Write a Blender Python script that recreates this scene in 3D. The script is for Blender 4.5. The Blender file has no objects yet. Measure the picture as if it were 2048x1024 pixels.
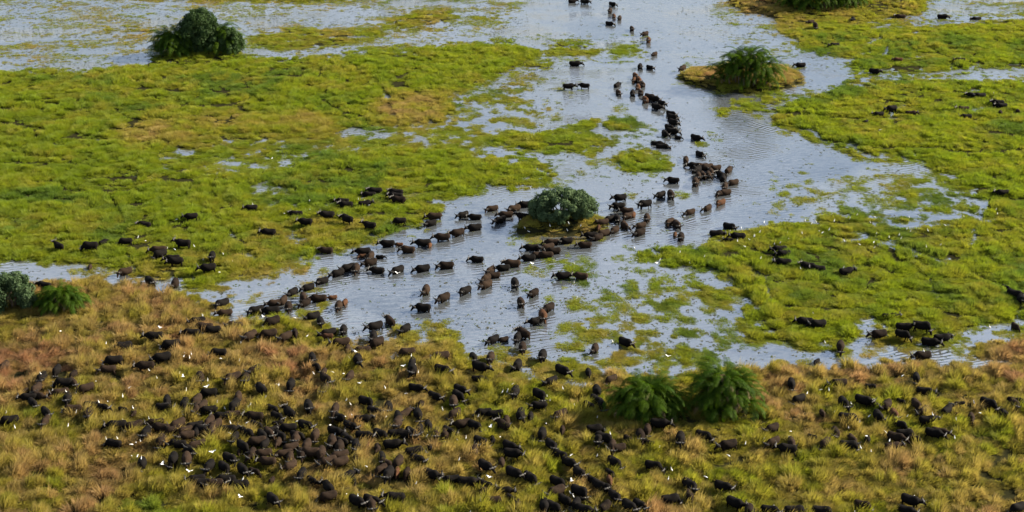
import bpy, bmesh, math, random, re
import numpy as np
from mathutils import Vector, Matrix, Euler

random.seed(7); RNG = np.random.default_rng(7)
scene = bpy.context.scene
COL = scene.collection
rad = math.radians

# ------------------------------------------------------------------ camera, sky, sun, exposure
FPX, PITCH, CAMH = 3300.0, rad(22.06), 80.6
cam_d = bpy.data.cameras.new('camera'); cam = bpy.data.objects.new('camera', cam_d); COL.objects.link(cam)
cam_d.sensor_width = 36.0; cam_d.lens = FPX / 2048 * 36.0
cam_d.clip_start = 1.0; cam_d.clip_end = 20000
cam.location = (0, 0, CAMH); cam.rotation_euler = (math.pi / 2 - PITCH, 0, 0)
scene.camera = cam

SUN_AZ, SUN_EL = rad(75), rad(29)            # azimuth from +Y towards +X
world = bpy.data.worlds.new('World'); scene.world = world; world.use_nodes = True
wn, wl = world.node_tree.nodes, world.node_tree.links
for n in list(wn): wn.remove(n)
w_out = wn.new('ShaderNodeOutputWorld'); w_bg = wn.new('ShaderNodeBackground')
w_sky = wn.new('ShaderNodeTexSky'); w_sky.sky_type = 'NISHITA'; w_sky.sun_disc = False
w_sky.sun_elevation = SUN_EL; w_sky.sun_rotation = SUN_AZ
w_sky.altitude = 900; w_sky.air_density = 1.0; w_sky.dust_density = 1.3; w_sky.ozone_density = 1.0
w_bg.inputs['Strength'].default_value = 0.05
# thin broken cloud, the same all over the sky
w_tc = wn.new('ShaderNodeTexCoord'); w_sep = wn.new('ShaderNodeSeparateXYZ')
w_add = wn.new('ShaderNodeMath'); w_add.operation = 'ADD'; w_add.inputs[1].default_value = 0.18
w_div = wn.new('ShaderNodeVectorMath'); w_div.operation = 'DIVIDE'
w_cmb = wn.new('ShaderNodeCombineXYZ')
w_noise = wn.new('ShaderNodeTexNoise'); w_noise.inputs['Scale'].default_value = 1.6
w_noise.inputs['Detail'].default_value = 6; w_noise.inputs['Roughness'].default_value = 0.55
w_map = wn.new('ShaderNodeMapRange'); w_map.inputs['From Min'].default_value = 0.45; w_map.inputs['From Max'].default_value = 0.58
w_map.inputs['To Max'].default_value = 0.55
w_mix = wn.new('ShaderNodeMix'); w_mix.data_type = 'RGBA'
w_mix.inputs['B'].default_value = (9.5, 10.0, 11.0, 1)
wl.new(w_tc.outputs['Generated'], w_sep.inputs[0]); wl.new(w_sep.outputs['Z'], w_add.inputs[0])
for k in range(3): wl.new(w_add.outputs[0], w_cmb.inputs[k])
wl.new(w_tc.outputs['Generated'], w_div.inputs[0]); wl.new(w_cmb.outputs[0], w_div.inputs[1])
wl.new(w_div.outputs[0], w_noise.inputs['Vector']); wl.new(w_noise.outputs['Fac'], w_map.inputs['Value'])
wl.new(w_map.outputs['Result'], w_mix.inputs['Factor']); wl.new(w_sky.outputs[0], w_mix.inputs['A'])
wl.new(w_mix.outputs['Result'], w_bg.inputs['Color']); wl.new(w_bg.outputs[0], w_out.inputs[0])

sun_d = bpy.data.lights.new('sun', 'SUN'); sun_d.energy = 5.0; sun_d.angle = rad(0.6); sun_d.color = (1.0, 0.90, 0.74)
sun = bpy.data.objects.new('sun', sun_d); COL.objects.link(sun)
S = Vector((math.cos(SUN_EL) * math.sin(SUN_AZ), math.cos(SUN_EL) * math.cos(SUN_AZ), math.sin(SUN_EL)))
sun.rotation_euler = S.to_track_quat('Z', 'Y').to_euler()
scene.view_settings.view_transform = 'Standard'; scene.view_settings.look = 'None'
scene.view_settings.exposure = 2.0; scene.view_settings.gamma = 1.0
scene.view_settings.use_curve_mapping = False
scene.cycles.max_bounces = 6; scene.cycles.diffuse_bounces = 3; scene.cycles.glossy_bounces = 3
scene.cycles.transmission_bounces = 3; scene.cycles.transparent_max_bounces = 4
scene.cycles.caustics_reflective = False; scene.cycles.caustics_refractive = False

# ------------------------------------------------------------------ survey helpers (photo pixel <-> ground metres)
CP, SP = math.cos(PITCH), math.sin(PITCH)
def ground_at(u, v, z=0.0):
    a, b = (u - 1024.0) / FPX, (512.0 - v) / FPX
    dx, dy, dz = a, CP + b * SP, -SP + b * CP
    t = (z - CAMH) / dz
    return dx * t, dy * t
def pixel_of(x, y, z=0.0):
    zc = y * CP - (z - CAMH) * SP
    yc = y * SP + (z - CAMH) * CP
    return 1024.0 + FPX * x / zc, 512.0 - FPX * yc / zc

# ------------------------------------------------------------------ numpy noise
def _hash(ix, iy, seed):
    h = (ix.astype(np.int64) * 374761393 + iy.astype(np.int64) * 668265263 + seed * 2147483647) & 0xFFFFFFFF
    h = ((h ^ (h >> 13)) * 1274126177) & 0xFFFFFFFF
    h = ((h ^ (h >> 16)) * 2246822519) & 0xFFFFFFFF
    return ((h ^ (h >> 15)) & 0xFFFFFF) / float(0xFFFFFF)
def vnoise(x, y, seed=0):
    ix, iy = np.floor(x), np.floor(y); fx, fy = x - ix, y - iy
    fx = fx * fx * fx * (fx * (fx * 6 - 15) + 10); fy = fy * fy * fy * (fy * (fy * 6 - 15) + 10)
    a, b = _hash(ix, iy, seed), _hash(ix + 1, iy, seed)
    c, d = _hash(ix, iy + 1, seed), _hash(ix + 1, iy + 1, seed)
    return (a * (1 - fx) + b * fx) * (1 - fy) + (c * (1 - fx) + d * fx) * fy
def fbm(x, y, seed=0, octv=4, gain=0.55):
    x = np.asarray(x, float); y = np.asarray(y, float)
    s = np.zeros_like(x); a = 1.0; t = 0.0
    for o in range(octv):
        f = 2.0 ** o
        s += a * vnoise(x * f * (1 + .07 * o) + 17.3 * o, y * f * (1 - .05 * o) + 9.1 * o, seed + o); t += a; a *= gain
    return s / t
_qs = np.linspace(0, 1, 512)
_sx, _sy = RNG.uniform(-400, 400, 60000), RNG.uniform(-400, 400, 60000)
class Uni:                                   # noise with an even spread of values between 0 and 1
    def __init__(self, fn): self.fn = fn; self.q = np.quantile(fn(_sx, _sy), _qs)
    def __call__(self, x, y): return np.interp(self.fn(np.asarray(x, float), np.asarray(y, float)), self.q, _qs)
n_patch = Uni(lambda x, y: 0.55 * fbm(x / 3.6, y / 3.6, 11, 3) + 0.45 * fbm(x / 1.1, y / 1.1, 14, 2))
n_big = Uni(lambda x, y: fbm(x / 22.0, y / 22.0, 21, 3))
n_mid = Uni(lambda x, y: fbm(x / 6.0, y / 6.0, 31, 3))
n_tus = Uni(lambda x, y: fbm(x / 1.5, y / 1.7, 41, 2))
n_und = Uni(lambda x, y: fbm(x / 3.8 + .5 * vnoise(x / 3, y / 3, 9), y / 3.0, 81, 2))
n_bed = Uni(lambda x, y: fbm(x / 14.0, y / 14.0, 51, 2))
n_ridge = lambda x, y: np.abs(fbm(x / 5.5 + 3 * vnoise(x / 9, y / 9, 5), y / 4.0, 61, 3) - 0.5) * 2
def cells(x, y, size, seed):
    """nearest tussock centre: offset from it, how far from the border with the next one, and two random numbers of that tussock"""
    gx, gy = np.floor(x / size), np.floor(y / size)
    f1 = np.full(x.shape, 9e9); f2 = f1.copy(); ox = np.zeros_like(x); oy = np.zeros_like(x); r1 = np.zeros_like(x); r2 = np.zeros_like(x)
    for i in (-1, 0, 1):
        for j in (-1, 0, 1):
            cx, cy = gx + i, gy + j
            dx = x - (cx + .08 + .84 * _hash(cx, cy, seed)) * size; dy = y - (cy + .08 + .84 * _hash(cx, cy, seed + 1)) * size
            d = np.hypot(dx * (.75 + .5 * _hash(cx, cy, seed + 4)), dy); near = d < f1
            f2 = np.where(near, f1, np.minimum(f2, d)); ox = np.where(near, dx, ox); oy = np.where(near, dy, oy)
            r1 = np.where(near, _hash(cx, cy, seed + 2), r1); r2 = np.where(near, _hash(cx, cy, seed + 3), r2); f1 = np.where(near, d, f1)
    return ox, oy, (f2 - f1) / size, r1, r2
n_sedge = Uni(lambda x, y: .30 * fbm(x / 3.6, y / 3.6, 11, 3) + .70 * fbm(x / 1.5, y / 1.9, 43, 2))
n_speck = Uni(lambda x, y: .55 * fbm(x / 7.0, y / 3.2, 11, 3) + .45 * fbm(x / 1.0, y / 1.0, 71, 2))
n_fine = Uni(lambda x, y: fbm(x / 0.8, y / 0.8, 71, 2))

# ------------------------------------------------------------------ survey of the herd: pixel of the body's middle, heading, coat, size, lying or deep in water
HERD = '''
1145,2,Rk 1170,3,Rk 1225,8,RTk 1220,21,Tb 1228,32,Tr.8 1239,36,Tb 1219,47,RTk 1264,57,Tb.85 1290,67,LTb 1297,80,Tr 1309,108,LTb.8 1142,102,Ak.8l 1150,127,Rk 1280,133,Tk 1300,135,RTk.85
1365,136,LTb 1137,172,Rk 1169,171,Lk 1234,170,RAk 1237,185,Tb 1271,151,Tr 1268,160,Tr 1278,160,Tr 1286,169,Tb 1276,174,Tr 1265,186,Tk 1282,185,Tb 1291,199,Tr 1300,193,RTb 1309,197,RTk 1324,206,RTk
1313,213,RTk 1342,227,RTk 1345,234,RTk 1347,244,RTk 1621,44,Lb 1631,50,Tb 1706,38,Tkl 1801,33,Lbl 1885,33,Rk 1953,38,Lkl 1601,130,Lk 1749,142,Rk 1669,90,Lkl 1796,119,Lr.8l 1920,120,Lkl 1960,191,Lkl
1945,190,Lkl 1783,216,Lk 1757,228,Lkl 1822,226,Rbl 1926,218,Lbl 1996,205,Lkl 2003,211,Lkl 2001,225,Tb.7l 2036,222,Tb.7l 1932,233,Lkl 1610,246,Tk.6l 1732,243,LTk.6l
1339,255,RTk 1345,262,RTk 1330,267,Tk 1356,275,RTk.7 1392,275,RTk 1314,285,Rkw 1325,291,Rkw 1400,308,RTk 1372,320,Ab 1390,331,Lk 1394,339,LTk 1404,332,Lb 1414,334,Lb 1431,336,Lb 1422,344,Tb 1406,350,Tb
1417,350,Tb 1397,352,Tb 1391,364,Tb 1443,350,LAk 1446,356,Ak 1457,340,RAb 1466,365,LTb 1450,372,Tb 1442,386,LTb 1450,385,Lb 1441,405,LTr 1415,416,LTb 1380,424,Lb 1346,360,Lk 1321,389,LTk 1342,389,Tb
1240,395,Lk 1290,407,Lk 1236,412,Lk 1254,421,Lb 1256,432,LTb 1266,430,Tr.8 1294,436,Tb 1234,437,Tk 1220,437,LTk 1205,444,Lb 1281,451,LTb 1279,465,LTb 1249,451,Tb 1197,455,Tr.7 1229,460,LTb 1207,466,LTb
1195,475,LTb 1182,470,Lk 1170,490,Lb 1132,482,Lk 1104,484,Lb 1095,494,Lb 1063,495,Lk 1339,444,LTb 1354,449,Tb 1350,469,Tr.6 1362,474,Tb 1433,467,Rk 1459,453,RTk 1476,472,Lkl 1458,480,Lk.7l 1050,409,Lk
1028,417,Lb 1046,432,Lk 1012,429,Lb 1000,440,LTk 739,389,Lkl 750,381,Lkl 792,384,Lkl 792,391,Lkl 797,399,Lbl 685,402,Lkl 692,409,Lkl 730,407,Rkl 654,429,Lkl 694,437,LAk 611,443,Lk 739,450,Lk 799,441,Lk
869,432,Lb 861,446,Lk 926,429,Lk 950,434,Lk 984,417,Lb 949,455,Lk 915,465,Lb 885,474,Lb 846,485,Lk 859,490,Tr.7 816,499,Lb 775,487,Lk 798,489,Lr.6 652,501,Lb 726,502,Lk 725,512,Lr.6 741,512,Tb 760,514,Rk.6
740,525,LTb 696,535,LTk 712,537,Tb 675,546,LTk 755,541,Lk 795,540,Lk 845,537,Lk 892,531,Lb 954,519,Lk 1057,516,Lk 1075,510,Lb 1092,510,Lb 1107,502,Lb 1025,527,Lb 1006,536,Lk 981,540,LTb 987,551,Lb 972,556,LTb
972,569,LTb 1030,566,Tk 1067,586,LTb 930,581,LTk 852,580,Tb 887,595,LTb 644,562,LTk 616,575,LTk 117,491,LAk 180,491,Lk 206,484,RAk.7 251,482,Lk 289,449,Lkl 382,432,Lk 502,415,Lkl 592,427,Lkl 537,464,Lkl
366,486,Lk 320,507,Lk 317,499,Lb 345,516,Lk 352,522,Lk 424,512,Tk 416,535,Lk 250,543,LTb 180,534,Tb.6 300,562,RTk 350,567,Tb 444,606,LTk 450,626,Lb 395,641,Lk 425,659,Lk 409,654,Lb 25,562,Lb 88,570,Lk
585,584,LTk 566,601,Tb 551,606,Lb 607,595,Tb 610,606,LTb 637,597,Lb 665,595,Lr.6 577,614,Tb 677,612,Tb 689,605,Tr.8 846,615,Lk 512,620,Lk 542,621,Lk 544,642,LTb 626,632,Lk 641,644,Tk 470,650,Lb 500,671,LTb
537,667,Lb 522,670,Lb.6 571,672,LTb 590,665,Tb.85 657,665,Lk 655,672,Lr.75 687,660,Tk 682,684,Lb 695,696,Tb.7 725,700,Lb 715,719,Tk 625,716,Tk 630,732,RTk 647,747,Tb 652,758,RTb 699,752,Tb 750,652,LTk 780,642,LAb
810,657,LTk 747,672,Tk 754,684,LTb 814,704,Lb 824,725,Tk 825,738,Tk 881,712,Lb 885,739,RTk 437,704,Lk 509,740,LTb 466,754,LTb 491,757,Tb 400,755,Tb 581,769,Tk 522,777,LAk 650,778,Tb 832,775,Rk
1042,605,Tb 1097,615,LTb 1086,631,Tr 1071,642,LTk 1126,551,Lk 1162,552,Lb 986,679,LTk 1007,679,LTb.75 1047,666,LAb 1035,675,Tk 1045,695,Tb 1085,711,Tk 981,715,Tb 947,716,Tk 960,733,RTk 1035,730,Tk 1125,740,RTk
1177,745,Tk.8 1190,697,Tb.85 1251,684,Rk 1222,758,LTb 1559,498,Lkl 1567,507,Lkl 1567,524,Lkl 1615,531,Lkl 1636,537,Lkl 1693,542,Rkl 1610,642,Lkl 1636,647,Lkl 1781,634,Rkl 1808,653,Rk 1844,651,Rk 1757,668,Lb
1805,668,Rk 2031,653,Tb.8 2030,587,RTkl 2011,575,RTk.7l 2044,598,Tkl 2005,385,Lkl 309,671,Lk 310,681,Lr.5 246,692,Lk 342,688,Lk 383,665,Lk 227,720,Lk 215,738,Lb 324,714,Lk 291,731,Lb 8,732,Tb 113,740,Tk 83,755,Tk
127,765,Lk 146,765,RTb 146,749,Tb.8 172,775,Lb 72,777,Tb 50,784,Tb.7 57,794,Lk 66,806,RTk 77,791,RTb 121,784,Lb 135,796,Tk 92,824,RTk 145,817,Lb 182,810,Lk 203,814,Rk 176,826,Tb 246,819,Rk.6 268,825,Tb.75
328,814,Rk 334,801,Tk 369,808,Tk 393,800,Tb 394,816,Tb 19,840,Lk 91,842,Tb 234,849,Lk 268,851,Lb 242,860,Tk.5 291,866,Tk 311,844,Lb 322,855,Lb 355,847,LTb 346,860,LTb 321,881,Tb 373,871,Lb 371,860,Lb 389,852,Lk
393,865,Tk 355,888,Lk 393,890,Lb 227,886,Lk 284,927,Tk 346,918,Tk 380,901,RTk 373,918,Tb 393,957,Lk 402,966,Lk 417,785,Lk 476,794,Tb 468,810,Tk 418,819,Lk 404,812,Tb 521,810,Rk.6 545,818,RTk 554,832,RTk
578,824,LAk 509,832,Lb 617,812,Tk 464,829,Lb 445,833,Lk 670,818,Tb 669,828,Tb 678,835,RTk 732,802,RTk 748,821,RTk 777,814,Tk 725,837,Rk 418,843,Tb 430,849,LTb 404,859,RTk 423,862,Tb 457,859,Rk 513,850,RTk 494,865,RTk
469,875,Tk 486,891,RTk 525,870,RTk 538,866,RTb 514,882,Lb 555,846,Rk.7 545,860,Lk 577,855,Lk 561,871,RTk 595,871,RTk 592,876,Tb 611,850,RTk 630,870,Tb 701,851,RTk 670,862,RTk 664,883,Tb 684,883,RTk 679,894,Tb
695,877,RTk 728,871,Rk 761,868,RTk 712,891,Tk 734,892,Tr.65 755,896,Tb.75 785,888,Rk 794,867,Rk 795,845,Tb 797,834,Tk 529,888,Tk 527,906,Lb 556,884,Tb.8 581,894,Lb 613,891,Tb 602,908,Tb 568,907,Lb 580,916,Tb
580,931,LTb 621,904,Lb 642,906,Tb 535,922,Lb 504,908,Tb 478,904,Tb.5 679,910,Lb 679,924,Lb 656,922,LTb 712,915,Tb.75 764,916,Tk 773,927,RTb 762,939,LTb 777,947,Tk 794,943,Tr.7 796,924,Tb 460,916,RTk 418,932,Tk
449,934,RTk 486,939,RTk 509,943,RTb.8 429,966,Lb 452,959,Lk 478,969,Lk 603,948,Tk 624,961,RTk.75 543,961,Tb.6 693,953,RAk 707,961,Tk.6 656,973,LAk 656,992,Lb 669,965,Tb.5 546,998,RTk 714,1002,RTk 744,1000,RTk
743,1008,Tb 790,994,Lk 694,978,Tb.5 956,757,Rk.85 870,792,RTk 921,778,RTk 917,790,RTk 907,803,Tb 842,808,Tb.75 810,827,RAb 836,829,Tk 909,827,LTb 968,825,Lk 993,828,Rk 1030,783,Tk 1079,788,RTk 1078,810,Lk
1041,829,Tk 1061,833,Tk.75 1120,829,LTb 1151,828,RTb.7 1102,761,LTk 1179,812,RTk 1194,782,Tk 1193,800,RTk 857,851,Tk 839,859,Tk 823,865,RTk 808,869,Rk 873,867,Tb 890,869,Tb 898,863,RTk 925,847,Lb 950,851,RTk
1007,850,LAb 1013,842,Tb 962,883,RTk 985,879,Tk.7 1020,891,RTk 1025,906,Rk 948,902,Ab 829,902,Rk 835,918,RTk 860,895,Tk.6 813,945,Tb.8 863,948,RTk 903,959,Lk 935,963,Rk 971,931,RTk 1003,925,Tb.8 1028,945,Rk
1061,955,RTk 972,970,RTk 968,980,LTb.8 1007,981,Rk 1021,996,RTk.7 984,1001,Lb 1035,1008,Tb.7 1084,868,Tk 1125,859,Tb.7 1103,889,RTk 1107,902,Tk.7 1122,910,RTk 1138,924,RTk 1159,945,RTk 1183,959,RTk.75 1115,963,RTk
1112,982,LTb 1130,1000,RTk 1107,1013,RTk 1089,1010,Tk 1159,981,RTk 1168,1001,RTk.7 1152,1008,Tk 1169,1019,RTk 1189,857,Rk 1198,876,Tk 1199,970,RTk 1203,808,Tk 1583,767,Tk 1597,797,Lk 1208,875,RTk 1235,896,Lb
1225,892,Tb 1281,871,Tb 1295,859,Tb 1257,878,RTb.8 1300,887,RTk.75 1319,846,Rk 1361,877,Tk 1407,870,Rk 1456,889,Lb 1544,856,Lb 1546,883,LTb 1583,885,Tb 1575,897,Lk 1229,924,RTk 1307,931,Rk 1220,946,RTk.8
1219,960,Tr.75 1207,974,RTk 1230,992,RTk 1210,1013,RAb 1259,1012,RTk 1280,1010,RTk 1341,998,Rk 1380,970,RTk 1378,992,Tb 1446,972,RTk 1470,1005,RTk 1499,1022,Tb 1540,1020,Rk 1589,1021,Rk 1681,692,Tb 1633,723,Lk.6
1860,684,Rk 1884,676,Rk 1845,711,Lb 1833,755,Tk 1677,766,Lb 1741,773,Rk.7 1688,806,Tk 1727,800,RTk 1744,807,RTb.8 1773,810,LTb 1802,803,RTk.65 1815,791,Lb.6 1849,782,Rk 1833,808,Tb 1847,822,LTb 1856,840,Rk
1894,819,RAk 1920,808,Rk.7 1977,806,RTk 2031,802,Rk 2029,806,Tb 2010,829,Tk 1943,835,Tb.85 1645,826,Tb.7 1696,835,Rk 1757,832,Tk 1789,828,Tr 1799,848,RTk 1917,829,Lr.6l 1880,863,Rb 1868,866,Rk 1671,866,Tb
1705,879,Tb 1697,890,Rk 1650,886,LTb 1625,874,RTk.6 1735,879,Tk.8 1751,862,Tb.5 1792,874,RTb 1810,867,Rk 1829,877,Rb.8 1786,892,Rb 1725,1010,Rb 1821,1000,Rk 1812,1021,Rk 1644,1022,Rk 2035,1015,Lk
'''

# ------------------------------------------------------------------ survey map: where plants grow, how dry, how tall
MU0, MV0, MS = -200.0, -120.0, 4.0
MW, MH = 612, 316
_mu, _mv = np.meshgrid(MU0 + (np.arange(MW) + .5) * MS, MV0 + (np.arange(MH) + .5) * MS)
def poly_mask(pts):
    m = np.zeros((MH, MW), bool); n = len(pts)
    for i in range(n):
        (x1, y1), (x2, y2) = pts[i], pts[(i + 1) % n]
        if y1 == y2: continue
        c = ((y1 > _mv) != (y2 > _mv)) & (_mu < (x2 - x1) * (_mv - y1) / (y2 - y1) + x1)
        m ^= c
    return m.astype(float)
def line_mask(pts, w):
    d = np.full((MH, MW), 1e9)
    for (x1, y1), (x2, y2) in zip(pts[:-1], pts[1:]):
        dx, dy = x2 - x1, y2 - y1
        t = np.clip(((_mu - x1) * dx + (_mv - y1) * dy) / (dx * dx + dy * dy), 0, 1)
        d = np.minimum(d, np.hypot(_mu - x1 - t * dx, (_mv - y1 - t * dy) * 1.6))
    return np.clip((w - d) / MS + .5, 0, 1)
def blur(m, r):
    for _ in range(2):
        for ax in (0, 1):
            p = np.pad(m, [(r + 1, r) if a == ax else (0, 0) for a in (0, 1)], mode='edge')
            c = np.cumsum(p, axis=ax)
            m = (np.take(c, np.arange(2 * r + 1, c.shape[ax]), ax) - np.take(c, np.arange(0, c.shape[ax] - 2 * r - 1), ax)) / (2 * r + 1)
    return m
def P(s): return [tuple(float(q) for q in p.split(',')) for p in s.split()]
cov = np.zeros((MH, MW)); dry = np.full((MH, MW), 0.15); tall = np.full((MH, MW), 0.30); mound = np.zeros((MH, MW)); track = np.zeros((MH, MW)); open_w = np.zeros((MH, MW))
def paint(s, c=None, d=None, h=None, r=2):
    global cov, dry, tall
    m0 = poly_mask(P(s)); 
    if c is not None: m = blur(m0, r); cov = cov * (1 - m) + c * m
    if d is not None: m = blur(m0, 1 if r == 1 else max(r, 4)); dry = dry * (1 - m) + d * m
    if h is not None: m = blur(m0, max(r, 2)); tall = tall * (1 - m) + h * m
def stroke(s, w, c=None, h=None, d=None):
    global cov, tall, dry, track, open_w
    m = line_mask(P(s), w)
    if c is not None and c < .4: open_w = np.maximum(open_w, blur(line_mask(P(s), w + 3), 1))
    if c is None: track = np.maximum(track, line_mask(P(s), w * 1.25))
    if c is not None: cov = cov * (1 - m) + c * m
    if h is not None: tall = tall * (1 - m) + h * m
    if d is not None: dry = dry * (1 - m) + d * m
# far marsh on the left
paint('-260,-140 1060,-140 1050,0 1040,60 1000,84 640,112 300,124 -260,148', .34, .30, .20, 5)
paint('-260,-140 760,-140 745,4 600,12 400,8 200,0 -260,0', .80, .42, .3)
paint('490,72 560,52 700,56 760,46 830,18 900,18 925,40 860,60 780,66 730,86 660,96 560,104 508,94', .90, .38, .35)
paint('920,22 1040,12 1040,40 960,50 930,40', .66, .35, .3)
paint('180,55 240,46 310,40 310,85 230,86', .68, .5, .3)
paint('-10,85 60,80 120,95 140,130 -10,140', .52, .4, .3)
paint('505,26 740,10 830,4 820,20 700,44 520,52', .30, .4, .2)
# big meadow on the left
paint('-260,148 160,140 300,122 500,111 640,113 790,98 900,91 1000,84 1085,98 1075,125 1010,150 960,172 905,200 925,232 870,252 760,262 650,270 560,290 420,300 370,330 420,342 560,334 640,300 760,288 860,286 935,296 950,312 1000,318 1060,330 1112,345 1110,365 1040,374 960,380 890,402 880,432 835,448 760,472 690,494 610,518 540,545 480,562 400,577 320,562 250,547 60,528 -260,520', .985, .12, .80)
paint('340,288 560,288 640,268 760,260 900,250 985,268 955,304 860,292 640,302 560,334 420,342 300,336', .79, .2, .34)
paint('600,262 760,258 900,252 985,268 955,302 860,292 700,288', .68, .22, .3)
paint('900,197 960,170 1010,150 1075,125 1125,120 1105,150 1060,180 1115,215 1135,242 1050,252 985,272 915,252', .64, .34, .3, 3)
paint('735,196 800,180 880,188 915,215 910,245 840,255 760,240', None, .62, .7)
paint('200,250 420,232 620,225 700,236 690,262 560,285 380,285 230,288', None, .52, .7)
paint('-260,150 420,128 700,130 900,110 1040,100 980,140 800,170 400,200 -260,190', None, .20)
paint('560,440 760,420 900,420 830,450 700,495 560,540 420,575 300,560 420,520', .93, .34, .60)
paint('-260,400 100,440 330,470 480,500 440,560 60,528 -260,520', None, .24, .7)
paint('700,378 880,380 890,412 800,420 720,410', .86, .2, .4)
paint('480,375 560,360 600,395 600,425 520,410', .86, .12, .45)
# wet gaps and tracks in the meadow
for s, w, c, h in [('0,247 60,255 75,275', 5, None, .1), ('0,302 120,288 300,276', 3, .75, .15), ('230,220 255,238 275,240', 4, None, .12),
                   ('420,160 450,185 465,215', 4, None, .14), ('120,372 150,392', 5, None, .14), ('275,345 272,378 285,395', 4, .8, .1),
                   ('395,360 372,392', 4, .7, .1), ('640,200 680,225 700,245', 4, None, .14), ('755,165 775,200 795,250', 4, .7, .12),
                   ('800,170 850,195', 4, None, .14), ('440,455 460,465 480,482', 4, .5, .1), ('205,375 230,410 250,445', 4, None, .12),
                   ('250,505 262,525 270,545', 5, .6, .12), ('550,470 600,480 650,470', 4, None, .14), ('300,180 370,186', 4, None, .16),
                   ('60,205 120,210', 4, None, .16), ('0,220 90,222', 5, None, .16), ('130,225 158,226', 5, None, .14), ('505,390 530,375', 7, .3, .1),
                   ('540,412 560,402', 6, .3, .1), ('650,412 680,402', 5, .3, .1)]:
    stroke(s, w, c, h)
paint('-30,528 60,534 150,545 230,552 225,565 150,560 60,572 -30,572', .16, .2, .25)
paint('100,520 260,535 250,550 130,545 ', .55, .2, .3)
paint('330,565 400,577 480,562 600,520 650,545 640,570 560,590 480,605 430,640 390,600', .50, .5, .4, 3)
paint('440,578 560,566 640,548 660,560 600,585 500,600', .18, .4, .3, 3)
# mats in the middle of the flood
paint('975,276 1020,262 1110,258 1160,268 1225,272 1237,284 1190,300 1150,306 1070,309 988,299', .98, .1, .62)
paint('1118,252 1180,238 1272,242 1290,258 1260,265 1200,262 1120,264', .97, .14, .55)
paint('1255,266 1290,260 1322,266 1322,274 1262,275', .97, .12, .4)
paint('1210,310 1250,296 1290,293 1342,318 1346,335 1310,350 1262,348 1240,330', .92, .14, .55)
paint('1150,300 1210,302 1205,318 1160,318', .9, .14, .42)
paint('1040,320 1100,318 1115,345 1060,346', .98, .1, .42)
paint('1025,362 1110,352 1112,370 1040,377', .74, .25, .3)
paint('1120,362 1155,360 1152,366 1122,366', .9, .3, .2, 1)
paint('1130,320 1215,330 1215,350 1140,345', .35, .25, .2)
paint('1085,84 1160,78 1205,95 1200,115 1120,122 1090,112', .90, .16, .4)
paint('1212,84 1290,85 1300,105 1222,119', .76, .22, .35)
paint('1042,126 1100,121 1108,138 1052,139', .92, .14, .4)
paint('1095,165 1130,150 1160,160 1130,200 1100,195', .25, .3, .25)
paint('1110,180 1120,175 1122,186 1112,186', .95, .2, .4, 1)
paint('1220,212 1245,208 1248,218 1222,220', .9, .2, .3, 1)
paint('1432,216 1460,216 1460,236 1436,236', .9, .3, .45, 1)
paint('1421,268 1441,268 1441,276 1421,276', .97, .2, .3, 1)
paint('1384,282 1410,281 1410,292 1384,293', .97, .25, .35, 1)
paint('1255,388 1282,388 1282,399 1255,398', .97, .25, .25, 1)
paint('1353,389 1380,389 1378,399 1355,399', .97, .25, .3, 1)
paint('1240,448 1252,466 1232,470', .7, .3, .2, 1)
# palm island
paint('1348,156 1385,138 1430,134 1560,132 1600,146 1617,165 1580,180 1520,188 1440,184 1390,172', 1.0, .68, .45, 1)
paint('1420,176 1560,180 1590,176 1540,187 1450,186', .9, .3, .3, 1)
# right bank, far
paint('1400,-40 2300,-60 2300,60 1850,60 1560,66 1470,40 1430,10', .33, .35, .25, 3)
paint('1430,45 1560,45 1600,90 1690,120 1660,130 1600,118 1480,84', .46, .3, .28, 3)
paint('1450,4 1500,-60 1860,-60 1852,28 1760,46 1640,56 1560,60 1545,34 1490,26', .93, .45, .4)
paint('1455,0 1570,-10 1575,26 1500,26', None, .85, 1.0); paint('1735,0 1840,-4 1846,28 1740,32', None, .5, 1.3)
paint('1560,64 1620,52 1700,48 1850,54 1960,42 2300,20 2300,138 1980,140 1800,153 1700,142 1690,120 1620,106 1590,86', .955, .16, .70)
for s, w in [('1735,88 1760,76', 5), ('1770,110 1775,92', 4), ('1800,120 1850,112', 3), ('1690,120 1740,104', 4), ('1940,136 1960,130', 4), ('1740,60 1780,50', 4)]: stroke(s, w, .25, .15)
paint('1690,156 1800,152 2300,140 2300,158 1900,161 1790,160', .12, .2, .2, 1)
paint('1440,208 1520,199 1600,193 1660,182 1690,162 1800,160 1900,162 2300,160 2300,440 1960,440 1905,400 1890,362 1845,342 1872,326 1790,316 1690,310 1640,292 1600,264 1550,256 1548,232 1465,214', .965, .18, .72)
paint('1440,208 1520,199 1600,198 1560,226 1480,214', .82, .25, .35)
for s, w in [('1620,262 1640,275', 6), ('1700,285 1712,298', 6), ('1945,222 1966,218', 6), ('1795,218 1810,208', 4), ('1930,188 1960,180', 4), ('1780,228 1784,236', 3)]: stroke(s, w, .15, .12)
for s, w in [('1560,230 1700,240 1800,236', 3), ('1850,300 1960,310 2040,300', 4), ('1640,280 1760,300 1880,296', 3), ('1980,265 2048,275', 4), ('1700,200 1800,205', 3)]: stroke(s, w, None, .14)
paint('1545,350 1700,346 1840,342 1900,380 1960,432 1900,438 1700,432 1630,442 1552,432 1530,395', .48, .2, .30, 4)
paint('1760,345 1890,350 1950,400 1950,436 1850,436 1780,400', .68, .2, .34, 4)
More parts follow.
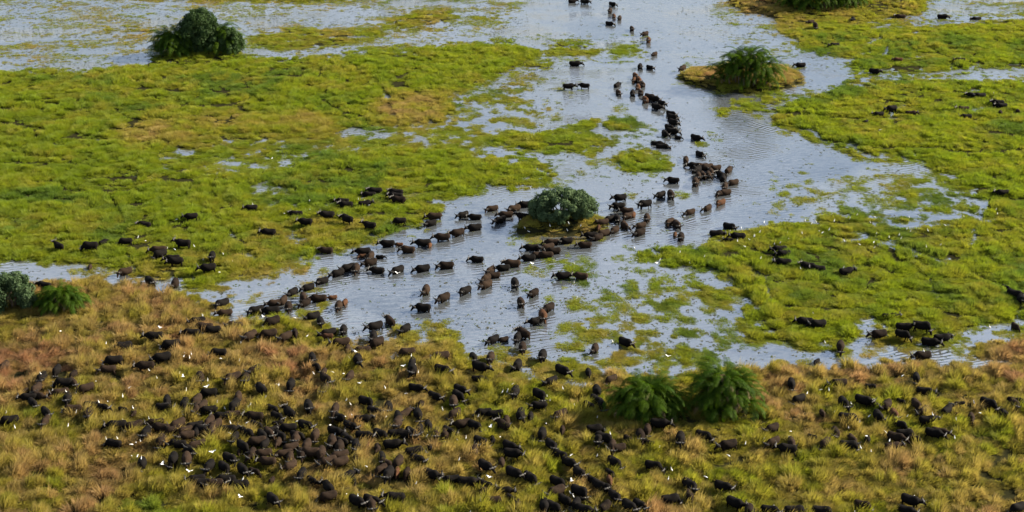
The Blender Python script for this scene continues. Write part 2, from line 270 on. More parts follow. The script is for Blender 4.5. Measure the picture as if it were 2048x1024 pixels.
# right bank, near
paint('1495,456 1560,446 1640,440 1640,430 1700,432 1840,446 1960,440 2300,425 2300,620 2040,645 1960,655 1900,690 1780,690 1700,700 1600,704 1540,690 1500,660 1480,630 1500,600 1440,560 1420,540 1340,540 1280,525 1252,502 1320,488 1400,496 1425,478', .955, .20, .70)
paint('1400,474 1450,466 1500,470 1500,488 1420,486', .9, .2, .35)
paint('1640,432 1720,428 1850,446 1840,470 1700,466 1640,462', .93, .28, .4)
for s, w in [('1690,480 1740,478 1790,490 1840,508 1890,526', 6), ('1690,466 1735,464', 3), ('1938,502 1950,480 1948,464 1962,440 1966,420', 4), ('1860,562 1866,578 1874,596', 5),
             ('1525,555 1540,590 1540,605', 5), ('1500,535 1512,552', 5), ('2028,650 2040,615', 6), ('1540,486 1560,480', 6), ('1545,520 1552,530', 5), ('1600,482 1610,478', 4),
             ('1560,566 1570,564', 4), ('1810,600 1830,602', 4), ('1830,455 1860,440', 4)]: stroke(s, w, .1, .1)
for s, w in [('1990,568 2040,600 2060,612', 5), ('1940,545 2000,575', 4), ('1730,532 1790,548', 4), ('1560,615 1680,622 1720,618', 4), ('1640,580 1700,590', 4), ('1840,545 1860,560', 4),
             ('1880,625 1960,640', 4), ('1500,500 1560,520', 5), ('1430,510 1500,540', 4), ('1640,500 1700,515', 3), ('1780,520 1830,540', 3), ('1580,500 1640,515', 4)]: stroke(s, w, None, .12)
# sedge in the shallows, middle right
paint('1120,562 1190,545 1250,520 1345,540 1430,560 1500,600 1480,630 1500,665 1540,700 1480,722 1380,735 1260,745 1160,735 1105,700 1112,640', .46, .16, .34, 4)
paint('1160,640 1300,640 1400,660 1480,690 1380,735 1260,745 1150,735 1120,700', .56, .3, .40, 4)
paint('1280,600 1380,602 1380,625 1300,620', .72, .15, .32)
paint('1370,555 1440,570 1460,610 1410,610', .75, .15, .4)
paint('1470,640 1540,640 1560,690 1500,690', .82, .2, .5)
for s in ['1082,524 1135,517 1142,526 1088,536', '1065,546 1105,537 1105,544 1070,553', '1118,538 1150,530 1185,540 1160,550 1122,549', '1162,524 1190,524 1188,534 1165,533',
          '1040,532 1075,532 1070,542 1045,542', '1020,538 1040,538 1040,545 1022,545']: paint(s, .96, .2, .3, 1)
paint('1035,570 1060,572 1055,590 1035,590', .8, .25, .4, 1)
paint('1080,600 1130,600 1125,630 1090,625', .35, .2, .3)
paint('786,567 798,567 798,580 786,580', .97, .3, .6, 1)
paint('1128,545 1180,560 1175,575 1130,572', .6, .2, .35)
# wet strip in front of the right bank
paint('1540,700 1600,712 1700,690 1720,660 1700,636 1760,640 1780,660 1850,690 1940,694 1960,720 1800,722 1640,735 1560,722 1500,730', .27, .25, .25, 2)
paint('1720,650 1790,645 1890,655 1900,690 1840,695 1760,690', .86, .2, .4)
paint('1650,690 1700,690 1705,712 1655,712', .8, .2, .4)
paint('1770,695 1830,690 1830,712 1775,712', .7, .4, .4)
paint('1960,655 2300,640 2300,668 2000,672', .8, .14, .4)
# tall grass of the near bank
paint('-260,578 60,570 180,560 260,565 330,580 400,602 425,640 480,648 560,632 640,648 700,690 740,682 800,690 830,665 900,662 915,690 940,722 1000,735 1040,760 1080,752 1120,735 1220,748 1300,755 1380,748 1500,738 1560,728 1620,742 1700,728 1800,726 1950,732 2300,728 2300,1300 -260,1300', .985, .60, 1.55)
paint('560,600 640,600 700,660 700,695 600,660', .62, .4, .45)
paint('690,690 740,660 830,650 910,650 920,690 860,700 760,705', .68, .5, .6)
paint('900,700 1000,700 1120,715 1220,745 1180,775 1040,765 940,735', .66, .36, .45)
paint('1930,690 2048,680 2300,675 2300,725 1990,726', .96, .85, 1.1)
stroke('1060,735 1075,765', 7, .1, .15); stroke('790,690 785,725', 5, .2, .2); stroke('1700,745 1712,760', 4, .2)
# how dry
for s, d in [('-260,570 330,575 430,640 440,780 300,800 -260,830', .70), ('-260,705 120,690 150,750 70,790 -260,790', .93), ('30,560 260,560 330,580 430,650 320,625 190,595 50,592', .84),
             ('380,700 640,690 660,800 520,770 400,780', .78), ('560,650 780,690 760,740 640,730', .56), ('1490,726 1640,735 1650,800 1600,840 1530,820', .82),
             ('1640,722 2300,722 2300,790 1900,800 1700,770', .68), ('820,690 1010,720 1250,760 1250,900 1000,900 820,780', .50), ('1640,780 1900,800 1900,880 1640,890', .46),
             ('1560,890 2300,870 2300,1300 1400,1300 1400,940', .48), ('-260,980 90,960 160,1300 -260,1300', .68), ('150,850 300,860 300,920 150,930', .68),
             ('240,930 560,940 560,1300 200,1300', .48), ('1180,830 1350,840 1340,880 1180,900', .42), ('1900,990 2300,960 2300,1300 1900,1300', .62), ('0,640 300,650 320,690 100,690', .45)]: paint(s, None, d, None, 6)
# islands and banks that rise above the flood
def hump(u, v, rx, rv, h):
    global mound
    q = ((_mu - u) / rx) ** 2 + ((_mv - v) / rv) ** 2
    mound = np.maximum(mound, h * np.clip(1 - q, 0, 1) ** .8)
paint('1016,470 1040,445 1060,432 1120,428 1190,432 1218,445 1200,470 1130,482 1060,484', 1.0, .32, .2, 1)
hump(1118, 452, 112, 34, 0.9); hump(1490, 158, 135, 32, 1.2); hump(1410, 152, 62, 20, .9); hump(400, 108, 100, 22, .8)
hump(1153, 184, 60, 14, .44); hump(1270, 418, 62, 20, .30); hump(1620, 8, 180, 34, 1.0); hump(1370, 835, 210, 60, .5); hump(60, 630, 170, 60, .8)
paint('300,112 490,100 500,112 420,122 305,126', .97, .34, .4, 1)
paint('1040,470 1200,462 1210,480 1060,490', .5, .6, .12, 1)
paint('1180,838 1500,836 1540,850 1500,868 1200,870', .97, .40, .22, 2)
paint('0,636 190,632 200,654 0,660', .97, .60, .4, 2)
paint('1050,440 1190,440 1185,464 1055,464', None, .72, .45, 2)
fringe = .80 * blur((cov > .8).astype(float), 4) * np.clip(1 - open_w, 0, 1)          # sparse plants standing off the shore
cov = np.where(cov < .5, np.maximum(cov, np.minimum(fringe, .42)), cov)
crowd = np.zeros((MH, MW))
for t in HERD.split():
    a, b = (float(q) for q in t.split(',')[:2]); crowd[min(MH - 1, int((b + 12 - MV0) / MS)), min(MW - 1, int((a - MU0) / MS))] += 1
crowd = np.clip(blur(crowd, 4) / blur(crowd, 4).max() * 2.2, 0, 1)                      # grass cropped and trodden where the herd stands
def samp(m, u, v):
    a = (np.clip(u, -60, 2108) - MU0) / MS - .5; b = (np.clip(v, -60, 1100) - MV0) / MS - .5
    i = np.clip(np.floor(a).astype(int), 0, MW - 2); j = np.clip(np.floor(b).astype(int), 0, MH - 2)
    fx, fy = a - i, b - j
    return (m[j, i] * (1 - fx) + m[j, i + 1] * fx) * (1 - fy) + (m[j + 1, i] * (1 - fx) + m[j + 1, i + 1] * fx) * fy
def sstep(a, b, x): t = np.clip((x - a) / (b - a), 0, 1); return t * t * (3 - 2 * t)
def land(x, y):
    """ground height in metres; the flood stands at 0"""
    x = np.asarray(x, float); y = np.asarray(y, float)
    u, v = pixel_of(x, np.maximum(y, 60.0))
    c = samp(cov, u, v)
    k = sstep(.66, .9, c - .35 * (n_patch(x, y) - .5) * (c < .95))
    bed = -0.36 - 0.26 * n_bed(x, y)
    top = 0.05 + 0.10 * n_mid(x, y)
    far = sstep(420, 600, y) + sstep(150, 260, np.abs(x))
    return (bed * (1 - k) + top * k) * (1 - np.clip(far, 0, 1)) - .2 * np.clip(far, 0, 1) + samp(mound, u, v)

# ------------------------------------------------------------------ materials
def mat(name):
    m = bpy.data.materials.new(name); m.use_nodes = True
    nt = m.node_tree
    for n in list(nt.nodes): nt.nodes.remove(n)
    return m, nt.nodes, nt.links
def simple(name, c1, c2, scale=6.0, rough=.7, spec=.3, obj_rand=.0):
    m, N, L = mat(name)
    o = N.new('ShaderNodeOutputMaterial'); p = N.new('ShaderNodeBsdfPrincipled')
    tc = N.new('ShaderNodeTexCoord'); nz = N.new('ShaderNodeTexNoise'); nz.inputs['Scale'].default_value = scale; nz.inputs['Detail'].default_value = 4
    mx = N.new('ShaderNodeMix'); mx.data_type = 'RGBA'; mx.inputs['A'].default_value = (*c1, 1); mx.inputs['B'].default_value = (*c2, 1)
    L.new(tc.outputs['Object'], nz.inputs['Vector'])
    if obj_rand:
        oi = N.new('ShaderNodeObjectInfo'); a = N.new('ShaderNodeMath'); a.operation = 'MULTIPLY_ADD'
        a.inputs[1].default_value = obj_rand; L.new(oi.outputs['Random'], a.inputs[0])
        s = N.new('ShaderNodeMath'); s.operation = 'ADD'; s.inputs[1].default_value = -obj_rand / 2
        L.new(nz.outputs['Fac'], s.inputs[0]); L.new(s.outputs[0], a.inputs[2]); a.use_clamp = True
        L.new(a.outputs[0], mx.inputs['Factor'])
    else: L.new(nz.outputs['Fac'], mx.inputs['Factor'])
    L.new(mx.outputs['Result'], p.inputs['Base Color'])
    p.inputs['Roughness'].default_value = rough; p.inputs['Specular IOR Level'].default_value = spec
    L.new(p.outputs[0], o.inputs[0]); return m
def leafy(name, attr=None, c1=None, c2=None, trans=.45, rough=.5, gloss=.06):
    m, N, L = mat(name)
    o = N.new('ShaderNodeOutputMaterial'); d = N.new('ShaderNodeBsdfDiffuse'); t = N.new('ShaderNodeBsdfTranslucent')
    ms = N.new('ShaderNodeMixShader'); ms.inputs[0].default_value = trans
    g = N.new('ShaderNodeBsdfGlossy'); g.inputs['Roughness'].default_value = rough; g.inputs['Color'].default_value = (1, 1, .9, 1)
    ms2 = N.new('ShaderNodeMixShader'); ms2.inputs[0].default_value = gloss
    if attr:
        a = N.new('ShaderNodeAttribute'); a.attribute_type = 'INSTANCER'; a.attribute_name = attr; src = a.outputs['Color']
    else:
        tc = N.new('ShaderNodeTexCoord'); nz = N.new('ShaderNodeTexNoise'); nz.inputs['Scale'].default_value = 1.3; nz.inputs['Detail'].default_value = 3
        oi = N.new('ShaderNodeObjectInfo'); mm = N.new('ShaderNodeMath'); mm.operation = 'MULTIPLY_ADD'; mm.inputs[1].default_value = .5; mm.use_clamp = True
        ad = N.new('ShaderNodeMath'); ad.operation = 'ADD'; ad.inputs[1].default_value = -.25
        mx = N.new('ShaderNodeMix'); mx.data_type = 'RGBA'; mx.inputs['A'].default_value = (*c1, 1); mx.inputs['B'].default_value = (*c2, 1)
        L.new(tc.outputs['Object'], nz.inputs['Vector']); L.new(nz.outputs['Fac'], ad.inputs[0]); L.new(ad.outputs[0], mm.inputs[2])
        L.new(oi.outputs['Random'], mm.inputs[0]); L.new(mm.outputs[0], mx.inputs['Factor']); src = mx.outputs['Result']
    hs = N.new('ShaderNodeHueSaturation'); hs.inputs['Value'].default_value = 1.5; hs.inputs['Saturation'].default_value = 1.06
    L.new(src, d.inputs['Color']); L.new(src, hs.inputs['Color']); L.new(hs.outputs[0], t.inputs['Color'])
    L.new(d.outputs[0], ms.inputs[1]); L.new(t.outputs[0], ms.inputs[2]); L.new(ms.outputs[0], ms2.inputs[1]); L.new(g.outputs[0], ms2.inputs[2])
    L.new(ms2.outputs[0], o.inputs[0]); return m
M_grass = leafy('grass_blades', attr='col', trans=.44, gloss=.004)
M_soil = simple('wet_soil', (.010, .011, .005), (.022, .020, .009), 1.2, 1.0, .0)
M_black = simple('hide_black', (.0024, .0020, .0018), (.0066, .0052, .0043), 3, .85, .05, .5)
M_brown = simple('hide_brown', (.005, .0034, .0025), (.024, .0150, .0095), 3, .9, .05, .7)
M_red = simple('hide_reddish', (.022, .011, .006), (.060, .028, .014), 3, .9, .05, .7)
M_horn = simple('horn_grey', (.020, .019, .017), (.058, .052, .045), 8, .6, .25)
M_white = simple('egret_white', (.58, .58, .56), (.66, .66, .63), 10, .8, .2)
M_bill = simple('egret_bill', (.55, .28, .03), (.6, .32, .05), 8, .5, .3)
M_shank = simple('egret_leg', (.03, .03, .025), (.05, .05, .04), 8, .7, .3)
M_bushleaf = leafy('shrub_leaf', None, (.026, .048, .018), (.072, .104, .048), .32, .6, .004)
M_bushdark = leafy('shrub_leaf_dark', None, (.018, .036, .011), (.050, .080, .026), .30, .6, .004)
M_palm = leafy('palm_leaf', None, (.007, .027, .002), (.058, .098, .005), .36, .6, .004)
M_dead = leafy('dead_frond_leaf', None, (.13, .085, .04), (.24, .17, .09), .25, .6, .02)
M_bark = simple('bark', (.07, .05, .035), (.14, .105, .075), 5, .9, .1)
M_pad = leafy('floating_leaf', attr='col', trans=.1, gloss=.03)
# water
M_water, N, L = mat('flood_water')
o = N.new('ShaderNodeOutputMaterial'); tc = N.new('ShaderNodeTexCoord')
dif = N.new('ShaderNodeBsdfDiffuse'); dif.inputs['Color'].default_value = (.058, .064, .068, 1)
glo = N.new('ShaderNodeBsdfGlossy'); glo.inputs['Roughness'].default_value = .06
fr = N.new('ShaderNodeFresnel'); fr.inputs['IOR'].default_value = 5.0
mxs = N.new('ShaderNodeMixShader')
n1 = N.new('ShaderNodeTexNoise'); n1.inputs['Scale'].default_value = .9; n1.inputs['Detail'].default_value = 5; n1.inputs['Distortion'].default_value = .6
n2 = N.new('ShaderNodeTexNoise'); n2.inputs['Scale'].default_value = .055; n2.inputs['Detail'].default_value = 2
mp = N.new('ShaderNodeMapping'); mp.inputs['Scale'].default_value = (.8, 1.5, 1)
wv = N.new('ShaderNodeTexWave'); wv.inputs['Scale'].default_value = .42; wv.inputs['Distortion'].default_value = 16; wv.inputs['Detail'].default_value = 2; wv.inputs['Detail Scale'].default_value = .35
wm = N.new('ShaderNodeMapping'); wm.inputs['Rotation'].default_value = (0, 0, rad(68))
mr = N.new('ShaderNodeMapRange'); mr.inputs['From Min'].default_value = .45; mr.inputs['From Max'].default_value = .62; mr.inputs['To Min'].default_value = .0; mr.inputs['To Max'].default_value = .55
mu = N.new('ShaderNodeMath'); mu.operation = 'MULTIPLY'; ad = N.new('ShaderNodeMath'); ad.operation = 'ADD'
bp = N.new('ShaderNodeBump'); bp.inputs['Strength'].default_value = .55; bp.inputs['Distance'].default_value = .16
L.new(tc.outputs['Object'], mp.inputs[0]); L.new(mp.outputs[0], n1.inputs['Vector']); L.new(tc.outputs['Object'], n2.inputs['Vector'])
L.new(tc.outputs['Object'], wm.inputs[0]); L.new(wm.outputs[0], wv.inputs['Vector'])
L.new(n2.outputs['Fac'], mr.inputs['Value']); L.new(wv.outputs['Fac'], mu.inputs[0]); L.new(mr.outputs['Result'], mu.inputs[1])
mr2 = N.new('ShaderNodeMapRange'); mr2.inputs['From Min'].default_value = .38; mr2.inputs['From Max'].default_value = .62; mr2.inputs['To Min'].default_value = .30; mr2.inputs['To Max'].default_value = 1.1
n3 = N.new('ShaderNodeTexNoise'); n3.inputs['Scale'].default_value = .035; n3.inputs['Detail'].default_value = 3
mu2 = N.new('ShaderNodeMath'); mu2.operation = 'MULTIPLY'
L.new(tc.outputs['Object'], n3.inputs['Vector']); L.new(n3.outputs['Fac'], mr2.inputs['Value']); L.new(n1.outputs['Fac'], mu2.inputs[0]); L.new(mr2.outputs['Result'], mu2.inputs[1])
L.new(mu2.outputs[0], ad.inputs[0]); L.new(mu.outputs[0], ad.inputs[1]); L.new(ad.outputs[0], bp.inputs['Height'])
for s in (dif, glo, fr): L.new(bp.outputs[0], s.inputs['Normal'])
L.new(fr.outputs[0], mxs.inputs[0]); L.new(dif.outputs[0], mxs.inputs[1]); L.new(glo.outputs[0], mxs.inputs[2]); L.new(mxs.outputs[0], o.inputs[0])

# ------------------------------------------------------------------ object helpers
def link(name, data, parent=None, loc=None):
    ob = bpy.data.objects.new(name, data); COL.objects.link(ob)
    if parent is not None: ob.parent = parent
    if loc is not None: ob.location = loc
    return ob
def tag(ob, label=None, cat=None, group=None, kind=None):
    if label: ob['label'] = label
    if cat: ob['category'] = cat
    if group: ob['group'] = group
    if kind: ob['kind'] = kind
    return ob
def mesh_from(name, verts, faces, material=None, smooth=False, mats=None, fm=None):
    me = bpy.data.meshes.new(name); me.from_pydata([tuple(map(float, v)) for v in verts], [], faces)
    for m in (mats or ([material] if material else [])): me.materials.append(m)
    if fm is not None: me.polygons.foreach_set('material_index', fm)
    if smooth: me.polygons.foreach_set('use_smooth', [True] * len(me.polygons))
    me.update(); return me
def grid_mesh(name, xs, ys, zf, material):
    X, Y = np.meshgrid(xs, ys); Z = zf(X, Y)
    co = np.stack([X, Y, Z], -1).reshape(-1, 3)
    nx, ny = len(xs), len(ys)
    i = (np.arange(ny - 1)[:, None] * nx + np.arange(nx - 1)[None, :]).reshape(-1)
    f = np.stack([i, i + 1, i + nx + 1, i + nx], -1)
    me = bpy.data.meshes.new(name)
    me.vertices.add(len(co)); me.vertices.foreach_set('co', co.reshape(-1))
    me.loops.add(f.size); me.loops.foreach_set('vertex_index', f.reshape(-1))
    me.polygons.add(len(f)); me.polygons.foreach_set('loop_start', np.arange(len(f)) * 4); me.polygons.foreach_set('loop_total', np.full(len(f), 4))
    me.update(calc_edges=True); me.validate(); me.materials.append(material)
    me.polygons.foreach_set('use_smooth', [True] * len(f)); return me

# ------------------------------------------------------------------ setting: ground and water
xs = np.concatenate([[-6000, -2500, -1000, -400, -220], np.arange(-150, 150.1, .9), [220, 400, 1000, 2500, 6000]])
ys = np.concatenate([[-2000, -600, -100, 60, 105], np.arange(122, 392, .9), [430, 520, 800, 1800, 4000, 9000]])
tag(link('ground', grid_mesh('ground', xs, ys, land, M_soil)), kind='structure')
wx = np.array([-6000, 6000.]); wy = np.array([-2000, 9000.])
tag(link('water', grid_mesh('water', wx, wy, lambda X, Y: X * 0.0, M_water)), kind='structure')

# ------------------------------------------------------------------ grass: tufts of real blades scattered over the survey map
def tuft(name, n, R, l0, l1, w, spread, lean, droop, material):
    V, F = [], []
    for i in range(n):
        a = random.uniform(0, 2 * math.pi); r = R * math.sqrt(random.random())
        bx, by = r * math.cos(a), r * math.sin(a)
        ln = random.uniform(l0, l1) * (1 - .35 * r / R)
        oa = a + random.uniform(-.9, .9); out = spread * (r / R) * random.uniform(.5, 1.3)
        dx, dy = math.cos(oa) * out + lean * random.uniform(.4, 1.4), math.sin(oa) * out + random.uniform(-.15, .15)
        d = Vector((dx, dy, 1)).normalized()
        p0 = Vector((bx, by, -.05)); p1 = p0 + d * ln * .6
        d2 = Vector((d.x * (1 + droop), d.y * (1 + droop), d.z * (1 - droop * .75))).normalized()
        p2 = p1 + d2 * ln * .5
        sa = random.uniform(0, math.pi); s = Vector((math.cos(sa), math.sin(sa), 0)) * w
        k = len(V)
        V += [p0 - s * .7, p0 + s * .7, p1 + s, p1 - s, p2]
        F += [(k, k + 1, k + 2, k + 3), (k + 3, k + 2, k + 4)]
    return mesh_from(name, V, F, material)
proto = bpy.data.collections.new('grass_tuft_kinds')
kinds = []
for k in range(4): kinds.append(tuft('tuft_tall', 64, .34, .55, 1.10, .020, .35, .75, .75, M_grass))
for k in range(4): kinds.append(tuft('tuft_meadow', 72, .40, .55, 1.0, .024, .45, .40, .5, M_grass))
for k in range(3): kinds.append(tuft('tuft_mat', 46, .34, .5, 1.0, .030, 1.1, .1, .5, M_grass))
for i, me in enumerate(kinds):
    ob = bpy.data.objects.new('kind_%02d' % i, me); proto.objects.link(ob)
def scatter_group(coll):
    ng = bpy.data.node_groups.new('scatter', 'GeometryNodeTree')
    ng.interface.new_socket('Geometry', in_out='INPUT', socket_type='NodeSocketGeometry')
    ng.interface.new_socket('Geometry', in_out='OUTPUT', socket_type='NodeSocketGeometry')
    N, L = ng.nodes, ng.links
    gi, go = N.new('NodeGroupInput'), N.new('NodeGroupOutput')
    ci = N.new('GeometryNodeCollectionInfo'); ci.inputs['Collection'].default_value = coll
    ci.inputs['Separate Children'].default_value = True; ci.inputs['Reset Children'].default_value = True
    ip = N.new('GeometryNodeInstanceOnPoints'); ip.inputs['Pick Instance'].default_value = True
    def na(nm, ty):
        n = N.new('GeometryNodeInputNamedAttribute'); n.data_type = ty; n.inputs['Name'].default_value = nm; return n.outputs['Attribute']
    L.new(gi.outputs[0], ip.inputs['Points']); L.new(ci.outputs[0], ip.inputs['Instance'])
    L.new(na('idx', 'INT'), ip.inputs['Instance Index']); L.new(na('rot', 'FLOAT_VECTOR'), ip.inputs['Rotation']); L.new(na('scl', 'FLOAT_VECTOR'), ip.inputs['Scale'])
    L.new(ip.outputs[0], go.inputs[0]); return ng
NG = scatter_group(proto)
def scatter(name, pos, idx, rot, scl, col, ng=NG):
    me = bpy.data.meshes.new(name); n = len(pos)
    me.vertices.add(n); me.vertices.foreach_set('co', np.ascontiguousarray(pos, np.float32).reshape(-1))
    a = me.attributes.new('idx', 'INT', 'POINT'); a.data.foreach_set('value', idx.astype(np.int32))
    for nm, ar in (('rot', rot), ('scl', scl)):
        a = me.attributes.new(nm, 'FLOAT_VECTOR', 'POINT'); a.data.foreach_set('vector', np.ascontiguousarray(ar, np.float32).reshape(-1))
    a = me.attributes.new('col', 'FLOAT_COLOR', 'POINT'); a.data.foreach_set('color', np.concatenate([col, np.ones((n, 1))], 1).astype(np.float32).reshape(-1))
    ob = link(name, me); md = ob.modifiers.new('scatter', 'NODES'); md.node_group = ng; return ob
DRYX = [0, .2, .4, .55, .7, .85, 1]
PAL = np.array([(.116, .152, .015), (.142, .162, .017), (.170, .158, .024), (.200, .162, .038), (.218, .158, .054), (.228, .144, .062), (.230, .126, .064)])
def grass_colour(d, x, y):
    d = np.clip(d + .26 * (n_mid(x + 40, y) - .5) + .20 * (n_tus(x, y + 70) - .5) + RNG.normal(0, .02, len(x)), 0, 1)
    c = np.stack([np.interp(d, DRYX, PAL[:, k]) for k in range(3)], -1)
    lush = np.clip((n_big(x + 90, y + 30) * .5 + n_mid(x, y + 55) * .5 - .60) / .25, 0, 1) * np.clip((.42 - d) / .25, 0, 1)   # bluer green sedge among the grass
    c = c * (1 - .6 * lush[:, None]) + np.array((.045, .088, .018)) * .6 * lush[:, None]
    return c * np.clip(1 + RNG.normal(0, .06, (len(x), 1)), .8, 1.25)
def candidates(y0, y1, step):
    pts = []
    for y in np.arange(y0, y1, step):
        hw = 1024 / FPX * (y * CP + CAMH * SP) + 7
        x = np.arange(-hw, hw, step)
        pts.append(np.stack([x, np.full_like(x, y)], -1))
    p = np.concatenate(pts); return p + RNG.uniform(-.5, .5, p.shape) * step
def plant(p):
    x, y = p[:, 0], p[:, 1]
    wx, wy = x + .9 * (fbm(x / 2.2, y / 2.2, 91, 2) - .5), y + .9 * (fbm(x / 2.2, y / 2.2, 95, 2) - .5)
    u, v = pixel_of(x, y); c = samp(cov, u, v); d = samp(dry, u, v); h = samp(tall, u, v); is_tall = h > .88; cr = samp(crowd, u, v) * is_tall; h = h * (1 - .10 * cr); d = d - .06 * cr
    q = n_patch(x, y); rg = n_ridge(x, y);
    q = np.where(v < 155, n_speck(x, y), np.where(c < .7, n_sedge(x, y), q))
    A, B = cells(wx, wy, 1.75, 101), cells(wx, wy, 2.7, 201)
    ox, oy, e, r1, r2 = (np.where(is_tall, a, b) for a, b in zip(A, B))
    bare = np.where(is_tall, (e < .08 + .09 * r2) & (RNG.random(len(x)) < .8), (e < .05 + .05 * r2) & (n_mid(x + 5, y) > .72)) | ((rg < .06) & (c > .8)) | (samp(track, u, v) > .5)
    keep = (q < c) & ~bare
    x, y, c, d, h, q, u, v, rg, ox, oy, e, r1, r2, is_tall = (a[keep] for a in (x, y, c, d, h, q, u, v, rg, ox, oy, e, r1, r2, is_tall))
    z = land(x, y); n = len(x)
    rim = np.where(c > .9, 1, np.clip((c - q) / .22, .35, 1))               # shorter towards the rim of a patch
    dome = np.where(is_tall, .26 + .74 * sstep(.0, .50, e), .62 + .38 * sstep(.0, .35, e))
    hh = h * dome * np.where(is_tall, .50 + .90 * r1, .22 + .25 * r1 + .55 * n_und(x, y) + .45 * n_tus(x, y)) * rim * (.28 + .72 * sstep(.02, .20, rg)) * np.clip(RNG.normal(1, .10, n), .6, 1.4)
    xy = RNG.uniform(.8, 1.2, n) * np.where(c > .6, 1, .75) * np.where(v < 300, 1.12, 1)
    idx = np.where(is_tall, RNG.integers(0, 4, n), np.where((c > .6) | (h > .36), RNG.integers(4, 8, n), RNG.integers(8, 11, n)))
    wind = (n_mid(x + 13, y + 77) - .5) * 1.6 + .1
    out = np.arctan2(oy + .55 * np.sin(wind), ox + .55 * np.cos(wind))       # blades fall outwards from the tussock's heart and with the wind
    rot = np.stack([RNG.normal(0, .06, n), RNG.normal(0, .06, n), out + RNG.normal(0, .4, n)], -1)
    dd = d + np.where(is_tall, .24, .08) * (r2 - .5)
    val = np.where(is_tall, .97, 1.04) + np.where(is_tall, .34, .10) * (r1 - .5)
    return dict(pos=np.stack([x, y, np.maximum(z, -.02)], -1), idx=idx, rot=rot, scl=np.stack([xy, xy, np.maximum(hh, .09) * np.where(is_tall, 1.35, np.where(c > .75, 1.65, 1.15))], -1), col=grass_colour(dd, x, y) * val[:, None], tall=is_tall)
both = plant(np.concatenate([candidates(128, 190, .34), candidates(190, 260, .42), candidates(260, 366, .52)]))
for nm, sel, lab in (('tall_grass', both['tall'], 'tussocky golden green tall grass covering the near bank'), ('marsh_grass', ~both['tall'], 'bright green marsh grass growing in mats on the flooded plain')):
    tag(scatter(nm, *(both[k][sel] for k in ('pos', 'idx', 'rot', 'scl', 'col'))), lab, 'grass', kind='stuff')
# specks of floating leaves on open water
padc = bpy.data.collections.new('floating_leaf_kinds')
for k in range(4):
    V, F = [], []
    for i in range(5):
        a, r = random.uniform(0, 6.28), random.uniform(0, .3); cx, cy = r * math.cos(a), r * math.sin(a); s = random.uniform(.03, .08); t = random.uniform(0, 6.28); b = len(V)
        for j in range(6): V.append((cx + s * math.cos(t + j * 1.047) * 1.5, cy + s * math.sin(t + j * 1.047), random.uniform(.0, .035)))
        F.append(tuple(range(b, b + 6)))
    padc.objects.link(bpy.data.objects.new('pad_%02d' % k, mesh_from('floating_leaf', V, F, M_pad)))
p = np.concatenate([candidates(128, 366, .75)]); x, y = p[:, 0], p[:, 1]; u, v = pixel_of(x, y); c = samp(cov, u, v)
dens = np.where(v > 560, .26, .09) + .45 * np.clip(c * 1.6, 0, .6) * (c < .8); dens = np.where(v < 150, dens + .15 * (u < 1000), dens)
keep = (RNG.random(len(x)) < dens * (.25 + 1.2 * n_mid(x + 7, y))) & (land(x, y) < -.03)
x, y = x[keep], y[keep]; n = len(x)
pc = np.where(RNG.random((n, 1)) < .5, np.array([[.04, .06, .018]]), np.array([[.045, .045, .02]])) * RNG.uniform(.6, 1.4, (n, 1))
tag(scatter('floating_leaves', np.stack([x, y, np.full(n, .006)], -1), RNG.integers(0, 4, n), np.stack([np.zeros(n), np.zeros(n), RNG.uniform(0, 6.28, n)], -1), np.repeat(RNG.uniform(.6, 1.5, (n, 1)), 3, 1), pc, scatter_group(padc)),
    'small drifting leaves speckled over the open water', 'floating leaves', kind='stuff')

